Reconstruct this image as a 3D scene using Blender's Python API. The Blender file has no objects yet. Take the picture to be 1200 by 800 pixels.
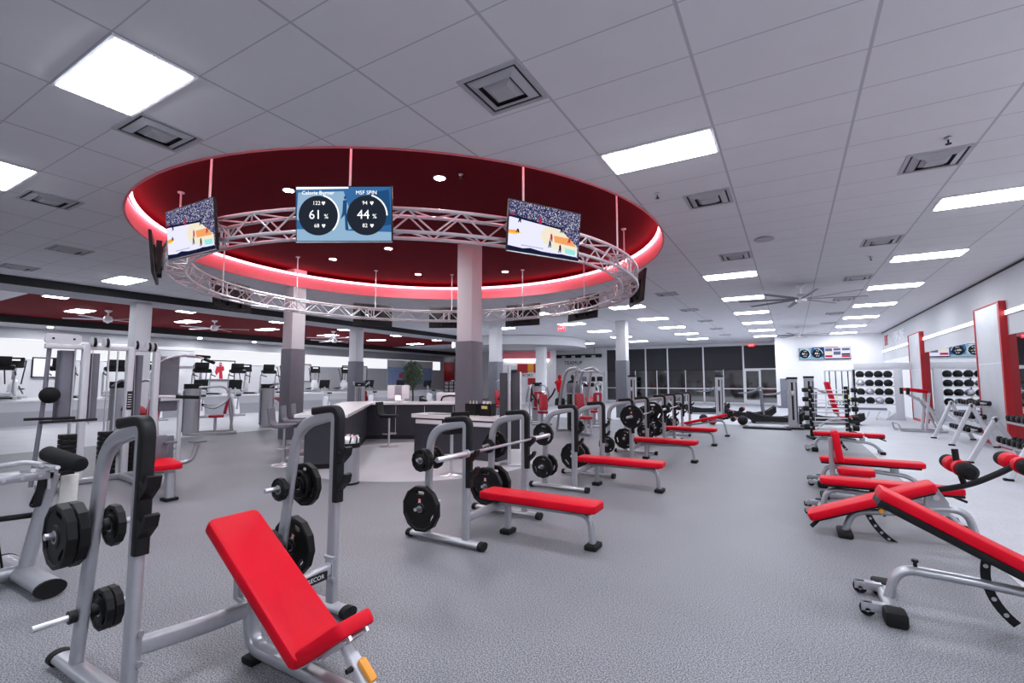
import bpy, bmesh, math, random
from mathutils import Vector as V, Matrix
random.seed(11)
SC = bpy.context.scene
COL = SC.collection
PI = math.pi
rad = math.radians

# ------------------------------------------------------------------ materials
def lin(c):
    if isinstance(c, str):
        c = [int(c[i:i + 2], 16) / 255 for i in (0, 2, 4)]
        c = [x / 12.92 if x <= .04045 else ((x + .055) / 1.055) ** 2.4 for x in c]
    return (c[0], c[1], c[2], 1)

def mat(name, col, rough=.5, metal=0., spec=.5, var=.0, scale=8., bump=0., bscale=60., emit=None, estr=0., coat=0.):
    m = bpy.data.materials.new(name)
    m.use_nodes = True
    nt = m.node_tree
    b = nt.nodes['Principled BSDF']
    c = lin(col)
    b.inputs['Base Color'].default_value = c
    b.inputs['Roughness'].default_value = rough
    b.inputs['Metallic'].default_value = metal
    b.inputs['Specular IOR Level'].default_value = spec
    b.inputs['Coat Weight'].default_value = coat
    if emit is not None:
        b.inputs['Emission Color'].default_value = lin(emit)
        b.inputs['Emission Strength'].default_value = estr
    tc = nt.nodes.new('ShaderNodeTexCoord')
    if var:
        n = nt.nodes.new('ShaderNodeTexNoise')
        n.inputs['Scale'].default_value = scale
        n.inputs['Detail'].default_value = 4
        nt.links.new(tc.outputs['Object'], n.inputs['Vector'])
        r = nt.nodes.new('ShaderNodeValToRGB')
        r.color_ramp.elements[0].position = .3
        r.color_ramp.elements[1].position = .7
        r.color_ramp.elements[0].color = [max(0, x * (1 - var)) for x in c[:3]] + [1]
        r.color_ramp.elements[1].color = [min(1, x * (1 + var)) for x in c[:3]] + [1]
        nt.links.new(n.outputs['Fac'], r.inputs['Fac'])
        nt.links.new(r.outputs['Color'], b.inputs['Base Color'])
    if bump:
        n2 = nt.nodes.new('ShaderNodeTexNoise')
        n2.inputs['Scale'].default_value = bscale
        nt.links.new(tc.outputs['Object'], n2.inputs['Vector'])
        bp = nt.nodes.new('ShaderNodeBump')
        bp.inputs['Strength'].default_value = bump
        bp.inputs['Distance'].default_value = .004
        nt.links.new(n2.outputs['Fac'], bp.inputs['Height'])
        nt.links.new(bp.outputs['Normal'], b.inputs['Normal'])
    return m

def emat(name, col, s):
    m = bpy.data.materials.new(name)
    m.use_nodes = True
    nt = m.node_tree
    nt.nodes.clear()
    e = nt.nodes.new('ShaderNodeEmission')
    e.inputs['Color'].default_value = lin(col)
    e.inputs['Strength'].default_value = s
    o = nt.nodes.new('ShaderNodeOutputMaterial')
    nt.links.new(e.outputs[0], o.inputs[0])
    return m

LIGHT = 30.0
M = dict(
    truss=mat('bright_aluminium', 'cfcfd4', .35, .55, var=.05, scale=20),
    rigm=mat('light_grey_steel', 'c2c3c8', .5, var=.02),
    silver=mat('silver_paint', 'b2b3b9', .34, .6, var=.03, scale=30),
    white_metal=mat('pale_grey_paint', 'cbccd2', .4, .1, var=.02),
    chrome=mat('chrome', 'dcdce0', .3, .85, var=.03, scale=20),
    steel=mat('brushed_steel', 'c0c0c6', .32, .9, var=.06, scale=40),
    black=mat('black_plastic', '101013', .5, spec=.3, var=.15, scale=20),
    urethane=mat('black_urethane', '0a0a0c', .5, spec=.28, var=.15, scale=15),
    rubber=mat('black_rubber', '0f0f11', .7, spec=.3, var=.2, scale=30),
    foam=mat('black_foam', '17171a', .85, spec=.25, var=.15, scale=60, bump=.2, bscale=300),
    red=mat('red_vinyl', 'cf0020', .5, spec=.2, var=.04, scale=12, bump=.04, bscale=400),
    redmetal=mat('red_painted_metal', 'b01722', .45, var=.05),
    dred=mat('dark_red_vinyl', 'a80f2a', .5, var=.08),
    charcoal=mat('charcoal_laminate', '34353d', .45, var=.06, scale=6),
    wrap=mat('grey_column_wrap', '666771', .55, var=.04, scale=5),
    shroud=mat('grey_shroud', '6d6e79', .5, var=.04),
    wall=mat('white_paint', 'e6e6e9', .75, var=.015, scale=2),
    wallg=mat('grey_wall_paint', 'a9aab0', .75, var=.02, scale=2),
    wallm=mat('pale_grey_wall_paint', 'c4c5ca', .75, var=.02, scale=2),
    colw=mat('white_column_paint', 'dcdce0', .7, var=.015, scale=3),
    fascia=mat('black_fascia', '18181c', .7, var=.1),
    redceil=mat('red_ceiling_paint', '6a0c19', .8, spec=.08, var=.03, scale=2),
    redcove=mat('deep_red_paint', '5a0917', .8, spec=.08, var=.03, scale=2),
    lip=mat('pinkish_red_cove_face', 'e87884', .6, var=.03),
    counter=mat('white_solid_surface', 'ededee', .25, var=.01),
    glassdark=mat('dark_window_glass', '0c0d10', .06, 0, spec=.8, var=.3, scale=2),
    blind=mat('charcoal_roller_blind', '2c2d33', .7, var=.06, scale=30),
    mull=mat('white_aluminium', 'dfe0e4', .4, .2, var=.02),
    mirror=mat('mirror_glass', 'e6e8ea', .02, 1., var=.005, scale=1),
    frosted=mat('frosted_grey_panel', 'bfc1c6', .3, var=.05, scale=3),
    orange=mat('orange_plastic', 'e89a30', .4, var=.04),
    leaf=mat('dark_green_leaf', '5f705c', .6, var=.35, scale=12),
    trunk=mat('brown_bark', '4b3a2c', .8, var=.2, scale=15),
    paper=mat('white_plastic', 'e9e9ee', .4, var=.02),
    towel=mat('white_towel', 'd9d8d2', .9, var=.05, scale=30, bump=.3, bscale=200),
    blue=mat('pale_blue_panel', '9db2de', .5, var=.1, scale=3),
    pink=mat('pink_plastic', 'e0416a', .5, var=.05),
    yellow=mat('yellow_strap', 'd9d98a', .6, var=.1),
    vent=mat('vent_grey_paint', 'b2b3b8', .6, var=.02),
    ventd=mat('vent_shadow_duct', '2e2e33', .8, var=.05),
    tbar=mat('ceiling_grid_metal', 'a2a3a9', .5, var=.02),
    exitr=mat('exit_sign_red', 'd8182a', .5, emit='e81a2c', estr=1.2, var=.02),
    diffuser=emat('lamp_diffuser', 'f1f6ff', LIGHT),
    down=emat('downlight_lens', 'f8faff', 700.),
    led=emat('pink_led_strip', 'ff8592', 13.),
    strip=emat('white_led_line', 'ffffff', 4.),
    cove=emat('white_wall_wash_band', 'f8f9ff', .82),
    scr_blue=emat('screen_blue', '3a6ea6', .8),
    scr_pale=emat('screen_pale_blue', '9cc0de', .75),
    scr_deep=emat('screen_deep_blue', '24507f', .8),
    scr_dark=emat('screen_dark_disc', '252c38', .8),
    scr_white=emat('screen_white', 'ffffff', 1.1),
    scr_lav=emat('screen_lavender', 'dcdcf6', 1.0),
    scr_tan=emat('screen_tan', 'e2d9c2', 1.0),
    scr_orange=emat('screen_orange', 'e39a5e', 1.0),
    scr_yellow=emat('screen_yellow', 'f2c640', 1.0),
    scr_teal=emat('screen_teal', '8fd8d2', 1.0),
    scr_navy=emat('screen_navy', '1b1d3c', .8),
    scr_red=emat('screen_red', 'c02448', .9),
    scr_grey=emat('screen_grey', '6a7288', .9),
)

def screen_crowd():
    m = bpy.data.materials.new('screen_crowd')
    m.use_nodes = True
    nt = m.node_tree
    nt.nodes.clear()
    tc = nt.nodes.new('ShaderNodeTexCoord')
    vo = nt.nodes.new('ShaderNodeTexVoronoi')
    vo.inputs['Scale'].default_value = 130
    nt.links.new(tc.outputs['Object'], vo.inputs['Vector'])
    r = nt.nodes.new('ShaderNodeValToRGB')
    for p, c in ((0, '20203f'), (.5, '2c2c52'), (.8, '56538a'), (1, 'b0acd6')):
        e = r.color_ramp.elements.new(p)
        e.color = lin(c)
    sep = nt.nodes.new('ShaderNodeSeparateColor')
    nt.links.new(vo.outputs['Color'], sep.inputs[0])
    nt.links.new(sep.outputs[0], r.inputs['Fac'])
    e = nt.nodes.new('ShaderNodeEmission')
    nt.links.new(r.outputs['Color'], e.inputs['Color'])
    o = nt.nodes.new('ShaderNodeOutputMaterial')
    nt.links.new(e.outputs[0], o.inputs[0])
    return m
M['scr_crowd'] = screen_crowd()
M['glassdark'].node_tree.nodes['Principled BSDF'].inputs['IOR'].default_value = 2.1

def floor_mat(name, c1, c2, rough=.5, scale=125.):
    m = bpy.data.materials.new(name)
    m.use_nodes = True
    nt = m.node_tree
    b = nt.nodes['Principled BSDF']
    tc = nt.nodes.new('ShaderNodeTexCoord')
    n = nt.nodes.new('ShaderNodeTexNoise')
    n.inputs['Scale'].default_value = scale
    n.inputs['Detail'].default_value = 2
    n2 = nt.nodes.new('ShaderNodeTexNoise')
    n2.inputs['Scale'].default_value = 1.3
    n2.inputs['Detail'].default_value = 5
    for q in (n, n2):
        nt.links.new(tc.outputs['Object'], q.inputs['Vector'])
    r = nt.nodes.new('ShaderNodeValToRGB')
    r.color_ramp.elements[0].position = .4
    r.color_ramp.elements[1].position = .62
    r.color_ramp.elements[0].color = lin(c1)
    r.color_ramp.elements[1].color = lin(c2)
    nt.links.new(n.outputs['Fac'], r.inputs['Fac'])
    mx = nt.nodes.new('ShaderNodeMix')
    mx.data_type = 'RGBA'
    mx.blend_type = 'MULTIPLY'
    mx.inputs[0].default_value = .25
    nt.links.new(r.outputs['Color'], mx.inputs[6])
    nt.links.new(n2.outputs['Fac'], mx.inputs[7])
    nt.links.new(mx.outputs[2], b.inputs['Base Color'])
    b.inputs['Roughness'].default_value = rough
    b.inputs['Specular IOR Level'].default_value = .45
    bp = nt.nodes.new('ShaderNodeBump')
    bp.inputs['Strength'].default_value = .25
    bp.inputs['Distance'].default_value = .003
    nt.links.new(n.outputs['Fac'], bp.inputs['Height'])
    nt.links.new(bp.outputs['Normal'], b.inputs['Normal'])
    return m
M['floor'] = floor_mat('grey_flecked_rubber_floor', '4c4d54', 'a5a6ac')
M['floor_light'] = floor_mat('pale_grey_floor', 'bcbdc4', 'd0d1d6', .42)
M['floor_walk'] = floor_mat('light_walkway_floor', 'b4b5bc', 'cfd0d6', .45)

def ceiling_mat():
    m = bpy.data.materials.new('acoustic_ceiling_tiles')
    m.use_nodes = True
    nt = m.node_tree
    b = nt.nodes['Principled BSDF']
    b.inputs['Roughness'].default_value = .9
    tc = nt.nodes.new('ShaderNodeTexCoord')
    sep = nt.nodes.new('ShaderNodeSeparateXYZ')
    nt.links.new(tc.outputs['Object'], sep.inputs[0])
    def line(sock, off, step, w):
        a = nt.nodes.new('ShaderNodeMath'); a.operation = 'SUBTRACT'; a.inputs[1].default_value = off
        nt.links.new(sock, a.inputs[0])
        p = nt.nodes.new('ShaderNodeMath'); p.operation = 'PINGPONG'; p.inputs[1].default_value = step / 2
        nt.links.new(a.outputs[0], p.inputs[0])
        l = nt.nodes.new('ShaderNodeMath'); l.operation = 'LESS_THAN'; l.inputs[1].default_value = w
        nt.links.new(p.outputs[0], l.inputs[0])
        return l.outputs[0]
    lx = line(sep.outputs[0], -.58, 1.22, .013)
    ly = line(sep.outputs[1], 5.055, .61, .006)
    mx = nt.nodes.new('ShaderNodeMath'); mx.operation = 'MAXIMUM'
    nt.links.new(lx, mx.inputs[0]); nt.links.new(ly, mx.inputs[1])
    n = nt.nodes.new('ShaderNodeTexNoise'); n.inputs['Scale'].default_value = 3; n.inputs['Detail'].default_value = 6
    nt.links.new(tc.outputs['Object'], n.inputs['Vector'])
    r = nt.nodes.new('ShaderNodeValToRGB')
    r.color_ramp.elements[0].color = lin('e0e0e4'); r.color_ramp.elements[1].color = lin('e8e8ec')
    nt.links.new(n.outputs['Fac'], r.inputs['Fac'])
    c = nt.nodes.new('ShaderNodeMix'); c.data_type = 'RGBA'
    nt.links.new(mx.outputs[0], c.inputs[0]); nt.links.new(r.outputs['Color'], c.inputs[6])
    c.inputs[7].default_value = lin('bdbdc4')
    nt.links.new(c.outputs[2], b.inputs['Base Color'])
    return m
M['ceiling'] = ceiling_mat()

# ------------------------------------------------------------------ mesh builder
def circ(r, n=12):
    return [(r * math.cos(2 * PI * k / n), r * math.sin(2 * PI * k / n)) for k in range(n)]

def rrect(a, b, r=.012, n=3):
    out = []
    for (cx, cy, a0) in ((a / 2 - r, b / 2 - r, 0), (-a / 2 + r, b / 2 - r, 90), (-a / 2 + r, -b / 2 + r, 180), (a / 2 - r, -b / 2 + r, 270)):
        for k in range(n + 1):
            t = rad(a0 + 90 * k / n)
            out.append((cx + r * math.cos(t), cy + r * math.sin(t)))
    return out

def ell(a, b, n=14):
    return [(a * math.cos(2 * PI * k / n), b * math.sin(2 * PI * k / n)) for k in range(n)]

def fillet(pts, r, n=6):
    pts = [V(p) for p in pts]
    out = [pts[0]]
    for i in range(1, len(pts) - 1):
        a, b, c = pts[i - 1], pts[i], pts[i + 1]
        rr = r[i - 1] if isinstance(r, (list, tuple)) else r
        d1, d2 = (a - b), (c - b)
        l = min(rr, d1.length * .48, d2.length * .48)
        p, q = b + d1.normalized() * l, b + d2.normalized() * l
        for k in range(n + 1):
            t = k / n
            out.append(p * (1 - t) ** 2 + b * 2 * t * (1 - t) + q * t * t)
    out.append(pts[-1])
    return out

def arc(c, r, a0, a1, n=12, plane='xz'):
    out = []
    for k in range(n + 1):
        t = rad(a0 + (a1 - a0) * k / n)
        u, w = r * math.cos(t), r * math.sin(t)
        out.append(V((c[0] + u, c[1], c[2] + w)) if plane == 'xz' else V((c[0] + u, c[1] + w, c[2])) if plane == 'xy' else V((c[0], c[1] + u, c[2] + w)))
    return out

class MB:
    def __init__(s, *mats):
        s.v, s.f, s.mi, s.cur = [], [], [], 0
        s.mats = list(mats)
        s.X = Matrix.Identity(4)
    def use(s, m):
        if m not in s.mats:
            s.mats.append(m)
        s.cur = s.mats.index(m)
        return s
    def add(s, vs, fs, X=None):
        o = len(s.v)
        T = s.X @ X if X is not None else s.X
        s.v += [T @ V(p) for p in vs]
        s.f += [tuple(i + o for i in f) for f in fs]
        s.mi += [s.cur] * len(fs)
        return s
    def box(s, c, d, bev=0., rot=None, seg=2):
        if bev <= 0:
            h = [x / 2 for x in d]
            vs = [(x * h[0], y * h[1], z * h[2]) for x in (-1, 1) for y in (-1, 1) for z in (-1, 1)]
            fs = [(0, 1, 3, 2), (4, 6, 7, 5), (0, 4, 5, 1), (2, 3, 7, 6), (0, 2, 6, 4), (1, 5, 7, 3)]
        else:
            bm = bmesh.new()
            bmesh.ops.create_cube(bm, size=1)
            bmesh.ops.scale(bm, vec=d, verts=bm.verts)
            bmesh.ops.bevel(bm, geom=list(bm.edges), offset=min(bev, min(d) * .49), segments=seg, affect='EDGES', profile=.5)
            bm.verts.index_update()
            vs = [v.co.copy() for v in bm.verts]
            fs = [tuple(v.index for v in f.verts) for f in bm.faces]
            bm.free()
        X = Matrix.Translation(V(c))
        if rot:
            X = X @ Matrix.Rotation(rot[2], 4, 'Z') @ Matrix.Rotation(rot[1], 4, 'Y') @ Matrix.Rotation(rot[0], 4, 'X')
        return s.add(vs, fs, X)
    def bx(s, x0, x1, y0, y1, z0, z1, bev=0.):
        return s.box(((x0 + x1) / 2, (y0 + y1) / 2, (z0 + z1) / 2), (abs(x1 - x0), abs(y1 - y0), abs(z1 - z0)), bev)
    def tube(s, pts, sec=.02, ref=(0, 1, 0), closed=False, n=12, cap=True):
        pts = [V(p) for p in pts]
        if not isinstance(sec, list):
            sec = circ(sec, n)
        m, N = len(sec), len(pts)
        vs = []
        pv = None
        for i in range(N):
            if closed:
                t = pts[(i + 1) % N] - pts[i - 1]
            else:
                t = pts[min(i + 1, N - 1)] - pts[max(i - 1, 0)]
            t.normalize()
            rv = V(ref)
            v = rv - t * rv.dot(t)
            if v.length < .15:
                rv = pv if pv is not None else V((t.z, t.x, t.y))
                v = rv - t * rv.dot(t)
            v.normalize()
            pv = v.copy()
            u = v.cross(t)
            for (a, b) in sec:
                vs.append(pts[i] + u * a + v * b)
        fs = []
        for i in range(N if closed else N - 1):
            j = (i + 1) % N
            for k in range(m):
                l = (k + 1) % m
                fs.append((i * m + k, j * m + k, j * m + l, i * m + l))
        if cap and not closed:
            fs.append(tuple(range(m)))
            fs.append(tuple((N - 1) * m + k for k in reversed(range(m))))
        return s.add(vs, fs)
    def cyl(s, p0, p1, r, n=16, r2=None):
        p0, p1 = V(p0), V(p1)
        return s.lathe([(r, 0), (r if r2 is None else r2, (p1 - p0).length)], p0, p1 - p0, n, True)
    def lathe(s, prof, at=(0, 0, 0), axis=(0, 0, 1), n=24, cap=True, phase=0.):
        q = V(axis).normalized().to_track_quat('Z', 'Y').to_matrix().to_4x4()
        X = Matrix.Translation(V(at)) @ q
        vs, fs = [], []
        for (r, z) in prof:
            for k in range(n):
                t = 2 * PI * k / n + phase
                vs.append((r * math.cos(t), r * math.sin(t), z))
        for i in range(len(prof) - 1):
            for k in range(n):
                l = (k + 1) % n
                fs.append((i * n + k, i * n + l, (i + 1) * n + l, (i + 1) * n + k))
        if cap:
            fs.append(tuple(reversed(range(n))))
            fs.append(tuple((len(prof) - 1) * n + k for k in range(n)))
        return s.add(vs, fs, X)
    def ball(s, c, r, n=16, m=10, sc=(1, 1, 1), X=None):
        prof = [(max(1e-4, r * math.sin(PI * k / m)), -r * math.cos(PI * k / m)) for k in range(m + 1)]
        vs, fs = [], []
        for (q, z) in prof:
            for k in range(n):
                t = 2 * PI * k / n
                vs.append((q * math.cos(t) * sc[0], q * math.sin(t) * sc[1], z * sc[2]))
        for i in range(m):
            for k in range(n):
                l = (k + 1) % n
                fs.append((i * n + k, i * n + l, (i + 1) * n + l, (i + 1) * n + k))
        T = Matrix.Translation(V(c))
        return s.add(vs, fs, T @ X if X is not None else T)
    def prism(s, outer, z0, z1, holes=(), X=None):
        bm = bmesh.new()
        loops = [outer] + list(holes)
        E, L = [], []
        for lp in loops:
            vs = [bm.verts.new((p[0], p[1], 0)) for p in lp]
            L.append(vs)
            E += [bm.edges.new((vs[k], vs[(k + 1) % len(vs)])) for k in range(len(vs))]
        bm.verts.index_update()
        if holes:
            bmesh.ops.triangle_fill(bm, use_beauty=True, use_dissolve=False, edges=E)
            tf = []
            for f in bm.faces:
                ix = [v.index for v in f.verts]
                if f.normal.z < 0:
                    ix.reverse()
                tf.append(tuple(ix))
        else:
            tf = [tuple(range(len(outer)))]
            ar = sum(outer[k][0] * outer[(k + 1) % len(outer)][1] - outer[(k + 1) % len(outer)][0] * outer[k][1] for k in range(len(outer)))
            if ar < 0:
                tf = [tuple(reversed(tf[0]))]
        N = len(bm.verts)
        co = [(v.co.x, v.co.y) for v in bm.verts]
        idx = [[v.index for v in vs] for vs in L]
        bm.free()
        vs = [(x, y, z1) for x, y in co] + [(x, y, z0) for x, y in co]
        fs = list(tf) + [tuple(i + N for i in reversed(f)) for f in tf]
        for k, lp in enumerate(idx):
            pts = loops[k]
            ar = sum(pts[i][0] * pts[(i + 1) % len(pts)][1] - pts[(i + 1) % len(pts)][0] * pts[i][1] for i in range(len(pts)))
            ccw = (ar > 0) == (k == 0)
            for i in range(len(lp)):
                a, b = lp[i], lp[(i + 1) % len(lp)]
                fs.append((a, a + N, b + N, b) if ccw else (b, b + N, a + N, a))
        return s.add(vs, fs, X)
    def pad(s, L, W, T, r=.05, e=.02, X=None, W2=None):
        e *= .7
        def ring(ins):
            pts = rrect(L - 2 * ins, W - 2 * ins, max(.008, r - ins), 4)
            if W2 is not None:
                pts = [(x, y * (1 + (W2 / W - 1) * (x / L + .5))) for x, y in pts]
            return pts
        lev = [(e, -T / 2), (e * .3, -T / 2 + e * .3), (0, -T / 2 + e), (0, T / 2 - e), (e * .3, T / 2 - e * .3), (e, T / 2)]
        vs, fs = [], []
        for ins, z in lev:
            vs += [(x, y, z) for x, y in ring(ins)]
        n = len(vs) // len(lev)
        for i in range(len(lev) - 1):
            for k in range(n):
                l = (k + 1) % n
                fs.append((i * n + k, i * n + l, (i + 1) * n + l, (i + 1) * n + k))
        fs.append(tuple(reversed(range(n))))
        fs.append(tuple((len(lev) - 1) * n + k for k in range(n)))
        return s.add(vs, fs, X)
    def poly(s, pts, z=0., X=None):
        return s.add([(p[0], p[1], z) for p in pts], [tuple(range(len(pts)))], X)
    def text(s, body, size, X, depth=.0, align='CENTER'):
        cu = bpy.data.curves.new('tmp_txt', 'FONT')
        cu.body = body
        cu.size = size
        cu.align_x = align
        cu.align_y = 'CENTER'
        cu.extrude = depth
        cu.resolution_u = 2
        ob = bpy.data.objects.new('tmp_txt', cu)
        me = bpy.data.meshes.new_from_object(ob)
        vs = [v.co.copy() for v in me.vertices]
        fs = [tuple(p.vertices) for p in me.polygons]
        bpy.data.objects.remove(ob)
        bpy.data.curves.remove(cu)
        bpy.data.meshes.remove(me)
        return s.add(vs, fs, X)
    def build(s, name, parent=None, smooth=True, ang=38, loc=None, label=None):
        me = bpy.data.meshes.new(name)
        me.from_pydata([tuple(p) for p in s.v], [], s.f)
        for m in s.mats:
            me.materials.append(M[m])
        me.polygons.foreach_set('material_index', s.mi)
        if smooth:
            me.polygons.foreach_set('use_smooth', [True] * len(me.polygons))
            me.set_sharp_from_angle(angle=rad(ang))
        me.update()
        o = bpy.data.objects.new(name, me)
        COL.objects.link(o)
        if parent is not None:
            o.parent = parent
        if loc is not None:
            o.location = loc
        if label:
            o['label'] = label
        return o

def tag(o, label=None, cat=None, group=None, kind=None):
    for k, v in (('label', label), ('category', cat), ('group', group), ('kind', kind)):
        if v:
            o[k] = v
    return o

def T(name, label, cat, loc=(0, 0, 0), rz=0., group=None):
    o = bpy.data.objects.new(name, None)
    o.empty_display_size = .1
    COL.objects.link(o)
    o.location = loc
    o.rotation_euler = (0, 0, rz)
    return tag(o, label, cat, group)

def dup(root, loc, rz=None, label=None, group=None, rot=None):
    def cp(o, par):
        c = o.copy()
        COL.objects.link(c)
        if par is not None:
            c.parent = par
        for ch in list(KIDS.get(o.name, ())):
            cp(bpy.data.objects[ch], c)
        return c
    KIDS = {}
    def walk(o):
        KIDS[o.name] = [k.name for k in o.children]
        for k in o.children:
            walk(k)
    walk(root)
    r = cp(root, None)
    r.location = loc
    if rz is not None:
        r.rotation_euler = (0, 0, rz)
    if rot is not None:
        r.rotation_euler = rot
    if label:
        r['label'] = label
    if group:
        r['group'] = group
    return r

def struct(o):
    o['kind'] = 'structure'
    return o

def ORD(k):
    return ('first', 'second', 'third', 'fourth', 'fifth', 'sixth', 'seventh', 'eighth', 'ninth', 'tenth', 'eleventh', 'twelfth', 'thirteenth', 'fourteenth', 'fifteenth', 'sixteenth', 'seventeenth', 'eighteenth', 'nineteenth', 'twentieth')[k]

# ------------------------------------------------------------------ setting
ZC = 4.15
XR, XB, YB = 4.35, -28.5, 36.0
YN = -7.0
RC, RR = (-6.72, 7.69), 4.95           # round ceiling recess
BM0, BM1 = -17.75, -16.45              # bulkhead along the left

b = MB('floor'); b.bx(XB, XR, YN, YB, -.12, 0); struct(b.build('floor', smooth=False))
b = MB('floor_walk'); b.bx(1.46, XR - .01, YN, 32.2, 0, .004); struct(b.build('floor_walkway', smooth=False))
b = MB('floor_walk'); b.bx(-23, -14.6, YN, 30, 0, .004); struct(b.build('floor_aisle', smooth=False))
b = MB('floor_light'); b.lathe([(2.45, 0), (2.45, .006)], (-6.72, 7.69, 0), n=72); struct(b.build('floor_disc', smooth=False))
b = MB('floor_walk'); b.bx(-14.6, 1.46, 19.0, YB, 0, .003); struct(b.build('floor_far', smooth=False))

circle = [(RC[0] + RR * math.cos(2 * PI * k / 96), RC[1] + RR * math.sin(2 * PI * k / 96)) for k in range(96)]
b = MB('ceiling')
b.prism([(BM1, YN), (XR, YN), (XR, YB), (BM1, YB)], ZC, ZC + .04, [circle])
struct(b.build('ceiling', smooth=False))
b = MB('redceil'); b.bx(-26.4, BM0, 4.9, 27, ZC, ZC + .04); struct(b.build('ceiling_red', smooth=False))
b = MB('wall'); b.bx(-26.4, BM0, YN, 4.9, ZC, ZC + .04); b.bx(-26.4, BM0, 27, YB, ZC, ZC + .04); struct(b.build('ceiling_white', smooth=False))
b = MB('wallg'); b.bx(XB, -26.4, YN, YB, 3.85, 3.9)
b.use('fascia').bx(-26.44, -26.4, YN, YB, 3.85, ZC + .02); struct(b.build('trim_left_soffit', smooth=False))
b = MB('wallg'); b.bx(BM0, BM1, YN, 30, 3.93, ZC + .04)
b.use('fascia').bx(BM1, BM1 + .03, YN, 30, 3.93, ZC - .002); b.bx(BM0 - .03, BM0, YN, 30, 3.93, ZC - .002)
struct(b.build('ceiling_bulkhead', smooth=False))
# recess
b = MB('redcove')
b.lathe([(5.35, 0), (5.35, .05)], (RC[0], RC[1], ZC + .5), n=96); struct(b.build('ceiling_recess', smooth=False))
b = MB('lip')
prof = [(RR + .0, -.012), (RR - .03, -.012), (RR - .02, .3), (RR + .0, .3)]
b.lathe(prof + [(RR + .0, -.012)], (RC[0], RC[1], ZC), n=96, cap=False); struct(b.build('trim_recess_lip'))
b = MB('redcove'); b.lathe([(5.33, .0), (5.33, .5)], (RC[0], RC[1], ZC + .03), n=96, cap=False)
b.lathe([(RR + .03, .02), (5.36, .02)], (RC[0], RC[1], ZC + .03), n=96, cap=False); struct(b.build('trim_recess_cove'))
t = T('cove_light', 'glowing pink strip running round the edge of the round red ceiling recess', 'strip light', (RC[0], RC[1], ZC + .325))
b = MB('led'); b.tube([(4.885 * math.cos(2 * PI * k / 96), 4.885 * math.sin(2 * PI * k / 96), 0) for k in range(96)], .028, ref=(0, 0, 1), closed=True, n=8); b.build('tube', t)
b = MB('paper'); b.tube([(4.96 * math.cos(2 * PI * k / 96), 4.96 * math.sin(2 * PI * k / 96), -.012) for k in range(96)], rrect(.06, .016, .004, 1), ref=(0, 0, 1), closed=True); b.build('channel', t)

# walls
b = MB('wallm')
b.bx(XR, XR + .15, YN, 32.35, 2.62, ZC)
b.use('wall').bx(XR, XR + .15, 25.2, 32.35, 0, 2.62); b.bx(XR, XR + .15, YN, 9, 0, 2.62)
struct(b.build('wall_right', smooth=False))
b = MB('mirror'); b.bx(XR, XR + .1, 9, 25.2, .1, 2.62)
b.use('wall').bx(XR, XR + .15, 9, 25.2, 0, .1); struct(b.build('wall_right_mirror', smooth=False))
b = MB('fascia'); b.bx(XR - .015, XR, YN, 32.2, ZC - .05, ZC - .004); struct(b.build('trim_right', smooth=False))
b = MB('wall'); b.bx(-.75, XR, 32.2, 32.35, 0, ZC)
struct(b.build('wall_back', smooth=False))
b = MB('shroud'); b.bx(-.75, XR, 32.17, 32.2, 0, .12); struct(b.build('baseboard_back', smooth=False))
b = MB('wall'); b.bx(XB, XR + .15, YN - .15, YN, 0, ZC); struct(b.build('wall_front', smooth=False))
b = MB('wallg'); b.bx(XB - .15, XB, YN, YB, 3.35, 3.9)
b.use('wallm').bx(XB - .15, XB, YN, YB, 0, 3.35); struct(b.build('wall_left', smooth=False))
b = MB('wall'); b.bx(XB, -12.4, YB, YB + .15, 0, ZC); struct(b.build('wall_rear', smooth=False))
b = MB('wall'); b.bx(-12.4, -.75, YB, YB + .15, ZC - .12, ZC); b.bx(-.75, -.6, 32.35, YB + .15, 0, ZC); struct(b.build('wall_rear_header', smooth=False))
# left platform for the cardio machines
b = MB('wallm'); b.bx(XB, -23, YN, 30, .0, .84)
b.use('wall').bx(-23.03, -22.97, YN, 30, .84, .88); b.use('wallg').bx(-23.0, -22.985, YN, 30, .0, .5)
struct(b.build('floor_platform', smooth=False))
# light bands on walls
t = T('wall_light_band', 'wide glowing white light band along the left wall above the treadmills', 'wall light', (XB, 14, 2.95))
b = MB('cove'); b.bx(0.0, .02, -20.5, 21.5, -.4, .38); b.build('diffuser', t, smooth=False)
b = MB('paper'); b.bx(0, .05, -20.5, 21.5, .38, .42); b.bx(0, .05, -20.5, 21.5, -.44, -.4); b.build('frame', t, smooth=False)
t = T('wall_light_line', 'thin glowing white light line along the grey right wall above the mirrors', 'wall light', (XR, 14, 3.13))
b = MB('strip'); b.bx(-.03, 0, -16, 18.1, -.045, .045); b.build('diffuser', t, smooth=False)
b = MB('paper'); b.bx(-.035, 0, -16, 18.1, .045, .055); b.bx(-.035, 0, -16, 18.1, -.055, -.045); b.build('frame', t, smooth=False)

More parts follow.
